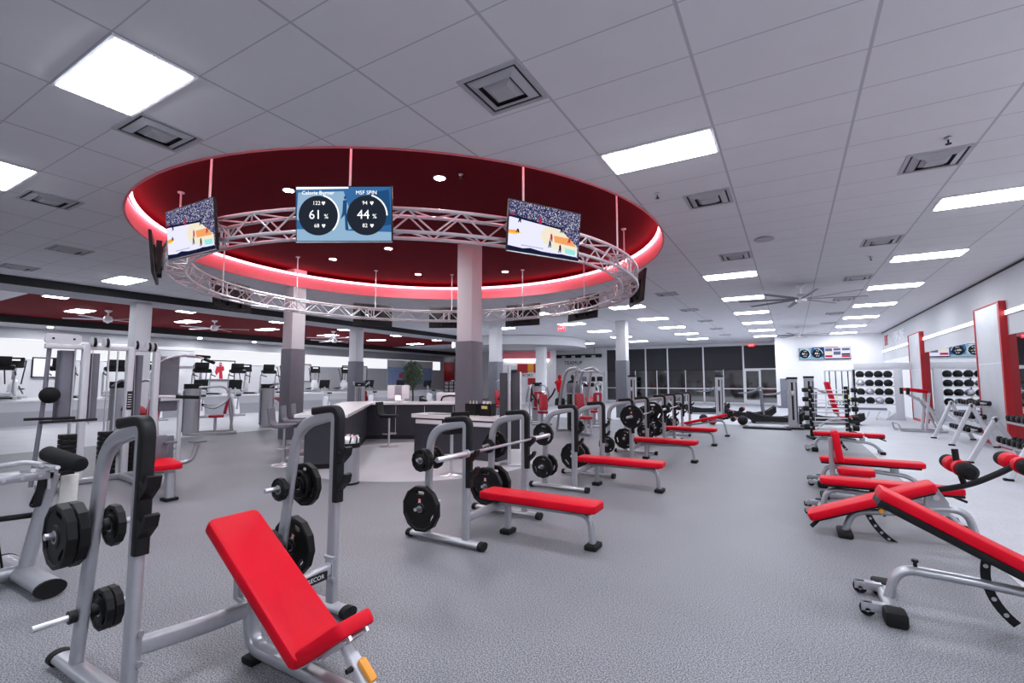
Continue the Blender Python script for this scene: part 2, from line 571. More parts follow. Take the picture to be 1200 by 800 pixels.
# windows at the back: dark glass under charcoal blinds
WX = [-12.4, -10.95, -9.35, -7.75, -5.3, -2.75, -.75]
for k in range(6):
    x0, x1 = WX[k], WX[k + 1]
    w = struct(bpy.data.objects.new('window_%d' % (k + 1), None)); COL.objects.link(w); w.location = ((x0 + x1) / 2, YB, 0)
    h = (x1 - x0) / 2
    b = MB('mull')
    b.bx(-h, -h + .05, -.06, .06, 0, ZC - .12); b.bx(h - .05, h, -.06, .06, 0, ZC - .12); b.bx(-h, h, -.06, .06, ZC - .2, ZC - .12); b.bx(-h, h, -.06, .06, 0, .1)
    if k < 5:
        b.bx(-h, h, -.06, .06, 1.0, 1.06)
        if h > .75: b.bx(-.025, .025, -.055, .055, .1, 2.35)
    b.build('frame', w, smooth=False)
    b = MB('glassdark'); b.bx(-h + .05, h - .05, .0, .02, .1, ZC - .2); b.build('pane', w, smooth=False)
    b = MB('blind'); b.bx(-h + .05, h - .05, -.05, -.04, 2.35, ZC - .2); b.use('black').bx(-h + .05, h - .05, -.055, -.035, 2.31, 2.35); b.build('roller_blind', w, smooth=False)
d = struct(bpy.data.objects.new('door_1', None)); COL.objects.link(d); d.location = (-2.2, YB - .05, 0)
b = MB('mull')
b.bx(-.55, -.42, -.07, .02, 0, 2.4); b.bx(.35, .48, -.07, .02, 0, 2.4); b.bx(-.42, .35, -.07, .02, 2.22, 2.4); b.bx(-.42, .35, -.07, .02, 0, .3); b.bx(-.42, .35, -.08, .0, 1.02, 1.08)
b.bx(.48, 1.42, -.07, .02, 2.3, 2.4); b.bx(1.36, 1.42, -.07, .02, 0, 2.4); b.bx(.48, 1.36, -.07, .02, 1.02, 1.08); b.bx(.48, 1.36, -.07, .02, 0, .12)
b.build('frame', d, smooth=False)
b = MB('glassdark'); b.bx(-.42, .35, -.03, -.01, .3, 2.22); b.bx(.48, 1.36, -.03, -.01, .12, 2.3); b.build('glass', d, smooth=False)
b = MB('chrome'); b.tube(fillet([(.3, -.08, .9), (.3, -.13, .9), (.3, -.13, 1.2), (.3, -.08, 1.2)], .03), .012, ref=(1, 0, 0)); b.build('handle', d)

# columns
def column(x, y, s, label, wrap='wrap', rz=0., top=ZC + .5, name='column'):
    t = T(name, label, 'column', (x, y, 0), rz)
    h = s / 2
    b = MB(wrap); b.bx(-h - .02, h + .02, -h - .02, h + .02, 0, 2.44, .008); b.build('lower_wrap', t)
    b = MB('colw'); b.bx(-h, h, -h, h, 2.44, top, .006); b.build('upper_shaft', t)
    t['kind'] = 'thing'
    return t
column(-11.88, 8.37, .40, 'square column left of the reception desk, dark grey wrap below white')
column(-6.2, 8.75, .40, 'tall square column rising through the middle of the truss ring beside the desk')
column(-6.28, 20.3, .44, 'square white and grey column behind the row of flat benches', top=ZC)
column(-17.05, 15.2, .44, 'square column under the left bulkhead behind the reception counter', top=3.95)
column(-11.7, 18.6, .44, 'slim square column behind the dark panel stand, white above grey', top=ZC)
column(-17.05, 6.8, .42, 'square white column behind the cable station at the left', wrap='colw', top=3.95)
b = MB('wall'); b.bx(-.3, .3, -.15, .15, 0, 3.6, .01); o = b.build('pillar', loc=(-12.6, 25.05, 0)); tag(o, 'wide pale pillar carrying the round soffit by the red shop shelves', 'column', kind='thing')
# round soffit over the shop
b = MB('wall'); b.lathe([(4.3, 0), (4.3, .5)], (-15.2, 27.0, 3.62), n=64)
b.use('wallg').lathe([(4.28, -.01), (4.28, .0)], (-15.2, 27.0, 3.62), n=64)
struct(b.build('ceiling_round_soffit'))

# ------------------------------------------------------------------ ceiling fixtures
def make_light(name='ceiling_light'):
    t = T(name, '', 'ceiling light', (0, 0, ZC))
    b = MB('paper')
    for (x0, x1, y0, y1) in ((-.6, .6, -.3, -.275), (-.6, .6, .275, .3), (-.6, -.575, -.275, .275), (.575, .6, -.275, .275)):
        b.bx(x0, x1, y0, y1, -.018, .0)
    b.build('frame', t, smooth=False)
    b = MB('diffuser'); 
    vs = [(-.575, -.275, -.006), (.575, -.275, -.006), (.575, .275, -.006), (-.575, .275, -.006), (-.55, -.25, -.03), (.55, -.25, -.03), (.55, .25, -.03), (-.55, .25, -.03)]
    b.add(vs, [(0, 4, 5, 1), (1, 5, 6, 2), (2, 6, 7, 3), (3, 7, 4, 0), (4, 7, 6, 5)]); b.build('diffuser', t, smooth=False)
    return t
proto = make_light()
used = False
rowname = {2.54: 'right row', -1.19: 'row over the flat benches', -4.85: 'third row from the right wall', -8.51: 'fourth row from the right wall', -12.17: 'row left of the truss ring'}
for x in (2.54, -1.19, -4.85, -8.51, -12.17, -15.2):
    n = 0
    for k in range(-2, 8):
        y = 5.36 + 3.66 * k
        if x < -15 and k != 0: continue
        if x == -12.17 and k < 3: continue
        if math.hypot(x - RC[0], y - RC[1]) < RR + .75: continue
        if math.hypot(x + 15.2, y - 27) < 4.9: continue
        if y > 32 and x > -.8: continue
        lab = 'square white light panel alone left of the truss ring' if x < -15 else '%s bright ceiling panel light in the %s' % (ORD(n), rowname[x])
        n += 1
        if not used:
            o = proto; used = True; o.location = (x, y, ZC); o['label'] = lab; o['group'] = 'ceiling panel lights'
        else:
            o = dup(proto, (x, y, ZC), label=lab)
        if x < -15: o.location = (-14.7, 5.45, ZC)
n = 0
for x in (-19.0, -22.6):
    for k in range(0, 6):
        y = 5.5 + 3.66 * k + (1.6 if x < -20 else 0)
        o = dup(proto, (x, y, ZC), label='%s panel light in the %s row of the red ceiling' % (ORD(k), 'nearer' if x > -20 else 'farther'), group='red ceiling panel lights')
n = 0
for y in (4.6, 7.6, 10.6, 13.6, 16.6, 19.6):
    t = T('downlight', '%s round downlight in the soffit against the left wall' % ORD(n), 'downlight', (-27.2, y, 3.85), group='left soffit downlights')
    b = MB('paper'); b.lathe([(.12, -.012), (.1, -.015), (.1, 0), (.12, 0)], n=20); b.build('trim_ring', t)
    b = MB('down'); b.lathe([(.095, -.013), (.095, -.003)], n=20); b.build('lens', t)
    n += 1
DL = [(-4.49, 5.53, 'above the basketball television'), (-6.9, 4.67, 'behind the workout television'), (-7.98, 7.99, 'left of the tall column'), (-9.91, 8.0, 'at the left of the recess'), (-9.21, 10.42, 'near the far edge, left of the tall column'), (-6.85, 11.39, 'near the far edge, right of the tall column')]
for x, y, w in DL:
    t = T('downlight', 'small round downlight in the red recess ' + w, 'downlight', (x, y, ZC + .5), group='downlights in the red recess')
    b = MB('paper'); b.lathe([(.1, -.012), (.08, -.016), (.08, 0), (.1, 0)], n=20); b.build('trim_ring', t)
    b = MB('down'); b.lathe([(.075, -.014), (.075, -.003)], n=20); b.build('lens', t)

def make_vent():
    t = T('ceiling_vent', '', 'vent', (0, 0, ZC))
    def fr(b, h, w, z0, z1):
        # a frame that slopes down and inward
        vs = [(-h, -h, z1), (h, -h, z1), (h, h, z1), (-h, h, z1), (-h + w, -h + w, z0), (h - w, -h + w, z0), (h - w, h - w, z0), (-h + w, h - w, z0)]
        fs = [(0, 1, 5, 4), (1, 2, 6, 5), (2, 3, 7, 6), (3, 0, 4, 7)]
        b.add(vs, fs); b.add([(x, y, z + .004) for x, y, z in vs], [tuple(reversed(f)) for f in fs])
    b = MB('vent')
    for (x0, x1, y0, y1) in ((-.3, .3, -.3, -.26), (-.3, .3, .26, .3), (-.3, -.26, -.26, .26), (.26, .3, -.26, .26)):
        b.bx(x0, x1, y0, y1, -.012, 0)
    b.build('frame', t, smooth=False)
    b = MB('vent'); fr(b, .235, .07, -.035, -.008); b.build('outer_louver', t, smooth=False)
    b = MB('vent'); fr(b, .135, .045, -.04, -.014); b.bx(-.09, .09, -.09, .09, -.044, -.04); b.build('inner_louver', t, smooth=False)
    b = MB('ventd'); b.bx(-.26, .26, -.26, .26, -.002, -.0005); b.build('duct', t, smooth=False)
    return t
VT = [(-2.1, 3.46, 'square vent above the truss ring, nearest the camera'), (-5.61, 2.29, 'vent beside the big square light at upper left'), (-9.06, 2.42, 'vent below the light panel at the left edge'),
      (-.91, 7.12, 'vent right of the red recess, beside the second light over the flat benches'), (1.56, 7.16, 'vent at upper right beside the first light of the right row'), (1.55, 10.92, 'second vent along the right row of lights'),
      (-.89, 10.76, 'second vent beside the row of lights over the flat benches'), (-12.25, 3.62, 'vent left of the red recess'), (-15.11, 3.61, 'vent at the far left near the black bulkhead edge'),
      (1.55, 14.6, 'third vent along the right row of lights'), (1.55, 18.2, 'fourth vent along the right row of lights'), (1.55, 21.9, 'fifth vent along the right row of lights'), (1.55, 25.5, 'last vent along the right row of lights'),
      (-3.1, 14.5, 'vent beyond the truss ring, nearest its right end'), (-3.1, 18.2, 'vent two lights beyond the truss ring'), (-3.1, 21.9, 'vent three lights beyond the truss ring'), (-3.1, 25.5, 'vent four lights beyond the truss ring'), (-3.1, 29.2, 'vent farthest beyond the truss ring near the dark windows')]
proto = make_vent()
for k, (x, y, lab) in enumerate(VT):
    if k == 0:
        proto.location = (x, y, ZC); proto['label'] = lab; proto['group'] = 'ceiling air vents'
    else:
        dup(proto, (x, y, ZC), label=lab)
# ceiling speaker and sprinklers
t = T('ceiling_speaker', 'flat round grey speaker in the ceiling between the two rows of lights', 'speaker', (-.32, 9.7, ZC))
b = MB('vent'); b.lathe([(.17, -.012), (.15, -.016), (.15, 0), (.17, 0)], n=28); b.build('rim', t)
b = MB('vent'); b.lathe([(.148, -.014), (.148, -.004)], n=28); b.build('grille', t)
SPK = [(1.55, 6.56, ZC, 'small sprinkler beside the vent at upper right'), (-1.49, 6.55, ZC, 'small sprinkler right of the red recess'), (1.55, 12.25, ZC, 'small sprinkler by the second right row vent'), (-4.14, 5.59, ZC + .5, 'small sprinkler in the red recess beside a downlight')]
for x, y, z, lab in SPK:
    t = T('sprinkler', lab, 'sprinkler', (x, y, z), group='sprinkler heads')
    b = MB('steel'); b.lathe([(.035, -.01), (.03, -.02), (.012, -.03), (.012, 0), (.035, 0)], n=14); b.build('escutcheon', t)
    b = MB('black'); b.cyl((0, 0, -.03), (0, 0, -.07), .008, 8); b.lathe([(.028, -.075), (.028, -.068)], n=12); b.build('deflector', t)

def fan(x, y, lab, z, R0, nb, mt, hubmat, drop=.3, rot=0.):
    t = T('ceiling_fan', lab, 'fan', (x, y, z), rot)
    b = MB(hubmat); b.lathe([(.11, -.03), (.06, -.07), (.02, -.09), (.02, -drop + .1)], n=20); b.lathe([(.11, -.03), (.11, 0)], n=20); b.build('mount', t)
    b = MB(hubmat); b.lathe([(.05, -drop - .14), (.13, -drop - .12), (.14, -drop), (.1, -drop + .08), (.03, -drop + .1)], n=24); b.build('motor', t)
    for k in range(nb):
        a = 2 * PI * k / nb
        b = MB(mt); b.X = Matrix.Rotation(a, 4, 'Z') @ Matrix.Translation((0, 0, -drop - .05)) @ Matrix.Rotation(rad(10), 4, 'X')
        b.prism([(.1, -.03), (.4, -.055), (R0, -.05), (R0, .05), (.4, .07), (.1, .03)], -.006, .006)
        b.build('blade', t)
    return t
fan(.32, 14.83, 'large eight bladed steel ceiling fan between the rows of lights', ZC, 1.5, 8, 'shroud', 'chrome', .35, .2)
fan(.35, 26.66, 'smaller looking far ceiling fan near the white back wall', ZC, 1.5, 8, 'shroud', 'chrome', .35, .5)
fan(-21.6, 7.6, 'white fan in the red ceiling behind the cable station', ZC, 1.3, 5, 'paper', 'paper', .3, .3)
fan(-21.3, 11.2, 'white fan in the red ceiling left of the first column', ZC, 1.3, 5, 'paper', 'paper', .3, .9)
fan(-20.6, 16.8, 'white fan in the red ceiling right of the first column', ZC, 1.3, 5, 'paper', 'paper', .3, .1)
fan(-22.2, 18.2, 'white fan deepest in the red ceiling', ZC, 1.3, 5, 'paper', 'paper', .3, .6)
for x, y, z, lab, n in ((-2.2, 35.7, 3.95, 'red exit sign above the glass door', 1), (-9.19, 20.39, ZC - .15, 'red exit sign hanging below the truss ring', 2)):
    t = T('exit_sign', lab, 'sign', (x, y, z))
    b = MB('exitr'); b.box((0, 0, 0), (.36, .05, .2), .01); b.build('housing', t)
    b = MB('scr_white'); b.text('EXIT', .15, Matrix.Translation((0, -.028, 0)) @ Matrix.Rotation(PI / 2, 4, 'X')); b.build('lettering', t, smooth=False)
    b = MB('steel'); b.cyl((0, 0, .1), (0, 0, .16 if n == 2 else .13), .012, 8); b.build('bracket', t)

# ------------------------------------------------------------------ truss ring with televisions
TC, TR, TZ = V((-6.4, 7.36, 3.42)), 4.1, 3.42
t = T('circular_truss', 'round silver lattice truss hanging from rods below the red recess', 'truss', TC)
hh = .135
for dr in (-hh, hh):
    for dz in (-hh, hh):
        b = MB('truss'); b.tube([((TR + dr) * math.cos(2 * PI * k / 96), (TR + dr) * math.sin(2 * PI * k / 96), dz) for k in range(96)], .023, ref=(0, 0, 1), closed=True, n=8); b.build('chord', t)
b = MB('truss')
NS = 84
def tp(k, dr, dz):
    a = 2 * PI * k / NS
    return V(((TR + dr) * math.cos(a), (TR + dr) * math.sin(a), dz))
for k in range(NS):
    s = 1 if k % 2 else -1
    for dr in (-hh, hh):
        b.tube([tp(k, dr, -hh * s), tp(k + 1, dr, hh * s)], .011, ref=(0, 0, 1), n=6)
    for dz in (-hh, hh):
        b.tube([tp(k, -hh * s, dz), tp(k + 1, hh * s, dz)], .011, ref=(1, .3, .2), n=6)
    if k % 7 == 0:
        for q in (0, .5):
            b.tube([tp(k + q, hh, -hh), tp(k + q, hh, hh)], .014, n=6); b.tube([tp(k + q, -hh, -hh), tp(k + q, -hh, hh)], .014, n=6)
            b.tube([tp(k + q, -hh, hh), tp(k + q, hh, hh)], .014, ref=(0, 0, 1), n=6); b.tube([tp(k + q, -hh, -hh), tp(k + q, hh, -hh)], .014, ref=(0, 0, 1), n=6)
b.build('lacing', t)
for k in range(12):
    a = rad(-61 + 30 * k)
    p = V((TR * math.cos(a), TR * math.sin(a), 0))
    b = MB('paper'); b.cyl((p.x, p.y, hh), (p.x, p.y, ZC + .5 - TZ), .014, 10); b.lathe([(.05, 0), (.05, .02)], (p.x, p.y, ZC + .48 - TZ), n=14); b.build('suspension_rod', t)

def workout_screen(b, w, h, n1=('Calorie Burner', '122', '61', '68'), n2=('MSF SPIN', '94', '44', '82')):
    # drawn in the x,y plane, y up
    def P(pts, m, z): b.use(m).poly(pts, z)
    x0, y0 = -w / 2, -h / 2
    P([(x0, y0), (-x0, y0), (-x0, -y0), (x0, -y0)], 'scr_blue', 0)
    P([(x0, y0), (-x0, y0), (-x0, y0 + h * .16), (x0, y0 + h * .22)], 'scr_pale', .0006)
    P([(x0 + w * .02, -y0 - h * .1), (x0 + w * .5, -y0 - h * .08), (x0 + w * .62, y0 + h * .25), (x0 + w * .4, y0 + h * .12), (x0, y0 + h * .4)], 'scr_pale', .0008)
    P([(-x0 - w * .25, -y0 - h * .12), (-x0 - w * .02, -y0 - h * .05), (-x0, y0 + h * .3), (-x0 - w * .3, y0 + h * .2)], 'scr_deep', .0008)
    # a striding figure in the middle of the picture
    cx = w * .015
    P([(cx + .012 * w * math.cos(q), h * .3 + .02 * w * math.sin(q)) for q in [2 * PI * k / 10 for k in range(10)]], 'scr_deep', .0011)
    P([(cx - .022 * w, h * .25), (cx + .02 * w, h * .26), (cx + .015 * w, h * .02), (cx + .035 * w, -h * .3), (cx + .0 * w, -h * .3), (cx - .005 * w, -h * .02), (cx - .05 * w, -h * .1), (cx - .03 * w, h * .03)], 'scr_deep', .0011)
    P([(x0, -y0 - h * .045), (x0 + w * .55, -y0 - h * .03), (x0 + w * .55, -y0), (x0, -y0)], 'scr_white', .0012)
    for (cx, tt, hr, pc, cal) in ((-w * .27,) + n1, (w * .24,) + n2):
        r = h * .37
        cy = -h * .03
        P([(cx + r * math.cos(2 * PI * k / 40), cy + r * math.sin(2 * PI * k / 40)) for k in range(40)], 'scr_dark', .0016)
        a0, a1 = (-45, 75) if pc == '61' else (0, 75)
        for k in range(16):
            q0, q1 = rad(a0 + (a1 - a0) * k / 16), rad(a0 + (a1 - a0) * (k + 1) / 16)
            P([(cx + r * math.cos(q0), cy + r * math.sin(q0)), (cx + r * 1.07 * math.cos(q0), cy + r * 1.07 * math.sin(q0)), (cx + r * 1.07 * math.cos(q1), cy + r * 1.07 * math.sin(q1)), (cx + r * math.cos(q1), cy + r * math.sin(q1))], 'scr_white', .0018)
        b.use('scr_white')
        Z = lambda x, y: Matrix.Translation((x, y, .0024))
        b.text(tt, h * .1, Z(cx, h * .39)); b.text(hr, h * .1, Z(cx - h * .03, cy + h * .23)); b.text(pc, h * .24, Z(cx - h * .06, cy + .01 * h)); b.text('%', h * .12, Z(cx + h * .15, cy - h * .02)); b.text(cal, h * .1, Z(cx - h * .03, cy - h * .19))
        for (ty, sgn) in ((cy + h * .23, 1), (cy - h * .19, 1)):
            hx = cx + h * .1
            P([(hx, ty - h * .04), (hx + h * .035, ty + h * .01), (hx + h * .02, ty + h * .035), (hx, ty + h * .02), (hx - h * .02, ty + h * .035), (hx - h * .035, ty + h * .01)], 'scr_white', .0024)

def game_screen(b, w, h):
    def P(pts, m, z): b.use(m).poly([((x - .5) * w, (.5 - y) * h) for x, y in pts], z)
    P([(0, 1), (1, 1), (1, 0), (0, 0)], 'scr_crowd', 0)
    P([(0, .35), (.03, .33), (.72, .41), (.98, .72), (.98, .93), (0, .93)], 'scr_lav', .0008)
    P([(0, .29), (.72, .37), (.72, .41), (0, .34)], 'scr_navy', .0009)
    P([(.5, .4), (.72, .41), (.98, .72), (.98, .88), (.62, .84), (.48, .75), (.43, .58)], 'scr_tan', .001)
    P([(.62, .56), (.86, .56), (.96, .72), (.64, .7)], 'scr_orange', .0014)
    P([(0, .6), (.12, .58), (.17, .62), (.1, .68), (0, .68)], 'scr_yellow', .0012)
    P([(0, .6), (.1, .59), (.13, .62), (.08, .65), (0, .66)], 'scr_orange', .0014)
    P([(0, .91), (.2, .93), (.3, .9), (.55, .95), (.75, .92), (1, .95), (1, 1), (0, 1)], 'scr_navy', .0014)
    P([(.79, .78), (.95, .8), (.95, .9), (.8, .89)], 'scr_teal', .0016)
    P([(.01, .27), (.06, .27), (.06, .3), (.01, .3)], 'scr_red', .0016)
    for k in range(14):
        P([(.18 + k * .022, .86), (.192 + k * .022, .86), (.192 + k * .022, .88), (.18 + k * .022, .88)], 'scr_grey', .0016)
    for (x, y, s, m) in ((.14, .38, .06, 'scr_navy'), (.42, .32, .08, 'scr_red'), (.73, .42, .07, 'scr_navy'), (.585, .62, .1, 'scr_red'), (.57, .76, .09, 'scr_deep'), (.72, .82, .1, 'scr_navy'), (.85, .62, .06, 'scr_red'), (.12, .6, .05, 'scr_dark')):
        P([(x, y - s), (x + .012, y - s * .75), (x + .02, y - .1 * s), (x + .018, y + .7 * s), (x + .004, y + .7 * s), (x, y + .1 * s), (x - .012, y + .8 * s), (x - .024, y + .75 * s), (x - .012, y - .2 * s), (x - .014, y - .6 * s)], m, .002)

def television(lab, loc, yaw, content, w=1.08, tilt=6., group='televisions on the truss ring', name='television', bracket=True):
    # yaw: direction the screen faces
    t = T(name, lab, 'television', loc, yaw - PI / 2 + PI, group)
    h = w * .58
    X = Matrix.Rotation(rad(tilt), 4, 'X')
    b = MB('black'); b.X = X; b.box((0, .02, 0), (w, .035, h), .006); b.box((0, .045, -.03), (w * .6, .03, h * .55), .01); b.build('housing', t)
    b = MB('steel'); b.X = X
    b.bx(-w / 2, w / 2, -.0035, .002, -h / 2, -h / 2 + .01); b.use('black')
    b.bx(-w / 2, w / 2, -.0015, .004, h / 2 - .006, h / 2); b.bx(-w / 2, w / 2, -.0015, .004, -h / 2, -h / 2 + .014); b.bx(-w / 2, -w / 2 + .006, -.0015, .004, -h / 2, h / 2); b.bx(w / 2 - .006, w / 2, -.0015, .004, -h / 2, h / 2); b.build('bezel', t, smooth=False)
    b = MB(); b.X = X @ Matrix.Translation((0, -.001, .004)) @ Matrix.Rotation(PI / 2, 4, 'X')
    if content is None:
        b.use('glassdark').poly([(-w / 2 + .01, -h / 2 + .014), (w / 2 - .01, -h / 2 + .014), (w / 2 - .01, h / 2 - .012), (-w / 2 + .01, h / 2 - .012)])
    else:
        content(b, w - .02, h - .03)
    b.build('screen', t, smooth=False)
    if bracket:
        b = MB('black'); b.box((0, .085, 0), (.3, .06, .3), .01); b.bx(-.2, -.17, .05, .12, -.25, .25); b.bx(.17, .2, .05, .12, -.25, .25); b.build('wall_mount', t)
    return t
TV = [(-60.4, workout_screen, 'television on the truss ring showing heart rate circles, facing the camera'), (-29, game_screen, 'television on the right of the truss ring showing a basketball game'),
      (-89, game_screen, 'television on the left of the truss ring showing a basketball game'), (-116, None, 'black television back seen edge on at the left end of the truss ring'),
      (-160, None, 'black television behind the ring at far left, below the left basketball screen'), (149, None, 'black television back left of the tall column on the far side of the ring'),
      (121, None, 'black television back beside the left edge of the tall column on the far side'), (91, None, 'black television back just right of the tall column on the far side'),
      (64, None, 'black television back at the right of the far side of the ring'), (30, None, 'black television seen edge on at the right end of the truss ring')]
for a, c, lab in TV:
    q = rad(a)
    rr = TR + hh + .15
    television(lab, (TC.x + rr * math.cos(q), TC.y + rr * math.sin(q), TZ), q, c)
def stats_screen(b, w, h):
    def P(x0, y0, x1, y1, m, z): b.use(m).poly([((x0 - .5) * w, (.5 - y1) * h), ((x1 - .5) * w, (.5 - y1) * h), ((x1 - .5) * w, (.5 - y0) * h), ((x0 - .5) * w, (.5 - y0) * h)], z)
    P(0, 0, 1, 1, 'scr_lav', 0)
    for r in ((.03, .12, .3, .35, 'scr_grey'), (.35, .12, .62, .3, 'scr_grey'), (.68, .12, .97, .3, 'scr_grey'), (.05, .4, .3, .62, 'scr_tan'), (.35, .38, .62, .66, 'scr_grey'), (.66, .55, .98, .68, 'scr_dark'), (.02, .68, .3, .85, 'scr_red'), (.66, .7, .98, .86, 'scr_red'), (0, .93, 1, 1, 'scr_dark'), (.03, 0, .55, .05, 'scr_red')):
        P(*r, .001)
television('wall television on the white back wall showing two dark workout circles', (1.06, 32.137, 3.12), -PI / 2, lambda b, w, h: workout_screen(b, w, h), 1.22, 0, 'televisions on the back wall', bracket=False)
television('wall television on the white back wall showing a red and grey schedule', (2.3, 32.137, 3.12), -PI / 2, stats_screen, 1.22, 0, 'televisions on the back wall', bracket=False)

# ------------------------------------------------------------------ weight plates and bars
def make_plate(r, t, holes=3, hub=.026, emblem=False):
    root = T('weight_plate', '', 'weight plate')
    dod = lambda q: [(q * math.cos(2 * PI * k / 12 + .26), q * math.sin(2 * PI * k / 12 + .26)) for k in range(12)]
    hs = [[(hub * 1.02 * math.cos(-2 * PI * k / 16), hub * 1.02 * math.sin(-2 * PI * k / 16)) for k in range(16)]]
    for j in range(holes):
        a = 2 * PI * j / holes + PI / 2
        L, wd, rr = r * .34, r * .16, r * .68
        slot = []
        for k in range(12):
            q = -2 * PI * k / 12
            u, v = wd / 2 * math.cos(q) + 0, wd / 2 * math.sin(q)
            v2 = v + (L / 2 if math.sin(q) > 0 else -L / 2)
            # u radial, v tangential
            slot.append(((rr + u) * math.cos(a) - v2 * math.sin(a), (rr + u) * math.sin(a) + v2 * math.cos(a)))
        hs.append(slot)
    X = Matrix.Rotation(PI / 2, 4, 'X')          # disc axis along y
    b = MB('urethane')
    b.X = X
    b.prism(dod(r * .9), -t * .36, t * .36, hs)
    b.lathe([(r * .99, -t * .4), (r * .96, -t * .5), (r * .87, -t * .5), (r * .84, -t * .36), (r * .84, t * .36), (r * .87, t * .5), (r * .96, t * .5), (r * .99, t * .4), (r * .99, -t * .4)], n=12, cap=False, phase=.26)
    b.lathe([(hub * 1.01, -t * .5), (hub * 2.1, -t * .5), (hub * 2.4, -t * .36), (hub * 2.4, t * .36), (hub * 2.1, t * .5), (hub * 1.01, t * .5), (hub * 1.01, -t * .5)], n=20, cap=False)
    b.build('body', root, ang=22)
    b = MB('steel'); b.X = X
    b.lathe([(hub, -t * .51), (hub * 1.3, -t * .51), (hub * 1.3, t * .51), (hub, t * .51), (hub, -t * .51)], n=20, cap=False); b.build('hub_sleeve', root)
    if emblem:
        b = MB('redmetal'); e = r * .085
        b.X = Matrix.Translation((0, -t * .36 - .001, r * .36)) @ X
        b.poly([(-e, -e), (e, -e), (e, e), (-e, e)], .001)
        b.use('paper').poly([(-e * .8, -e), (-e * .25, -e), (0, -e * .3), (e * .25, -e), (e * .8, -e), (e * .25, e * .1), (-e * .25, e * .1)], .0022)
        b.poly([(-e * .6, e * .3), (e * .6, e * .3), (e * .6, e * .7), (-e * .6, e * .7)], .0022)
        b.build('emblem', root, smooth=False)
    return root
PL = {}
PSPEC = {'large': (.225, .062, 3, True), 'medium': (.165, .048, 3, False), 'small': (.112, .04, 3, False), 'tiny': (.085, .034, 0, False)}
def plate(size, x, y, z, label, group, spin=0.):
    key = size
    if key not in PL:
        r, t, h, e = PSPEC[size]
        o = make_plate(r, t, h, emblem=e)
        PL[key] = o
        o.location = (x, y, z); o.rotation_euler = (0, spin, 0); o['label'] = label; o['group'] = group
    else:
        o = dup(PL[key], (x, y, z), label=label, group=group, rot=(0, spin, 0))
    return o

def make_barbell():
    t = T('barbell', '', 'barbell')
    b = MB('steel'); b.cyl((0, -.66, 0), (0, .66, 0), .0145, 14); b.build('shaft', t)
    for s in (-1, 1):
        b = MB('chrome')
        b.lathe([(.0245, 0), (.0245, .43), (.02, .438)], (0, .66 * s, 0), (0, s, 0), 16); b.lathe([(.036, 0), (.036, .03)], (0, .65 * s, 0), (0, s, 0), 18)
        b.build('sleeve', t)
    return t
BAR = None
def barbell(x, y, z, label):
    global BAR
    if BAR is None:
        BAR = make_barbell(); BAR.location = (x, y, z); BAR['label'] = label; BAR['group'] = 'barbells on the bench racks'
    else:
        dup(BAR, (x, y, z), label=label)

# ------------------------------------------------------------------ rack benches
def hook(b, y, z, s=1.):
    # a J-shaped hook pointing towards +x and up
    b.X = Matrix.Translation((0, y, z)) @ Matrix.Rotation(PI / 2, 4, 'X')
    b.prism([(.03, -.07), (.06, -.06), (.125 * s, .0), (.14 * s, .055), (.12 * s, .062), (.095 * s, .02), (.065, .012), (.05, .05), (.03, .06)], -.03, .03)
    b.X = Matrix.Identity(4)

def rack_frames(t, H, ys, xr_top, xr_base, zt_back, base_len, hooks, guard_bot, pegs, pegl=.19):
    # each side frame: front post, bent top, leaning rear post; base tube; black guard with hooks; storage pegs
    sec = rrect(.08, .05, .018, 3)
    for y in ys:
        path = [(0, y, .05), (0, y, H - .03), (xr_top, y, zt_back), (xr_base, y, .05)]
        fl = fillet(path, [.07, .2], 8)
        b = MB('silver'); b.tube(fl, sec, ref=(0, 1, 0)); b.build('upright_frame', t)
        b = MB('silver'); b.tube([(xr_base - .18, y, .046), (xr_base - .18 + base_len, y, .046)], ell(.03, .05, 16), ref=(0, 1, 0)); base = b.build('base_tube', t)
        for xx, d in ((xr_base - .18, -1), (xr_base - .18 + base_len, 1)):
            b = MB('rubber'); b.tube([(xx - .05 * (d < 0), y, .041), (xx + .05 * (d > 0), y, .041)], ell(.04, .058, 16), ref=(0, 1, 0)); b.build('end_cap', base)
        b = MB('black')
        gp = fillet([(.034, y, guard_bot), (.034, y, H + .012), (xr_top * .55, y, (H * .45 + zt_back * .55) + .052)], [.09], 8)
        b.tube(gp, rrect(.055, .066, .015, 3), ref=(0, 1, 0))
        for hz in hooks:
            hook(b, y, hz)
        b.build('hook_guard', t, ang=30)
        for (px, pz) in pegs:
            b = MB('chrome'); b.cyl((px, y - pegl, pz), (px, y + pegl, pz), .0165, 14); pg = b.build('storage_peg', t)
            for cy in (-.06, .03):
                b = MB('black'); b.lathe([(.033, 0), (.033, .03)], (px, y + cy, pz), (0, 1, 0), 18); b.build('peg_collar', pg)

def rear_x(pz, xr_top, xr_base, zt):
    return xr_base + (xr_top - xr_base) * (pz - .05) / (zt - .05)

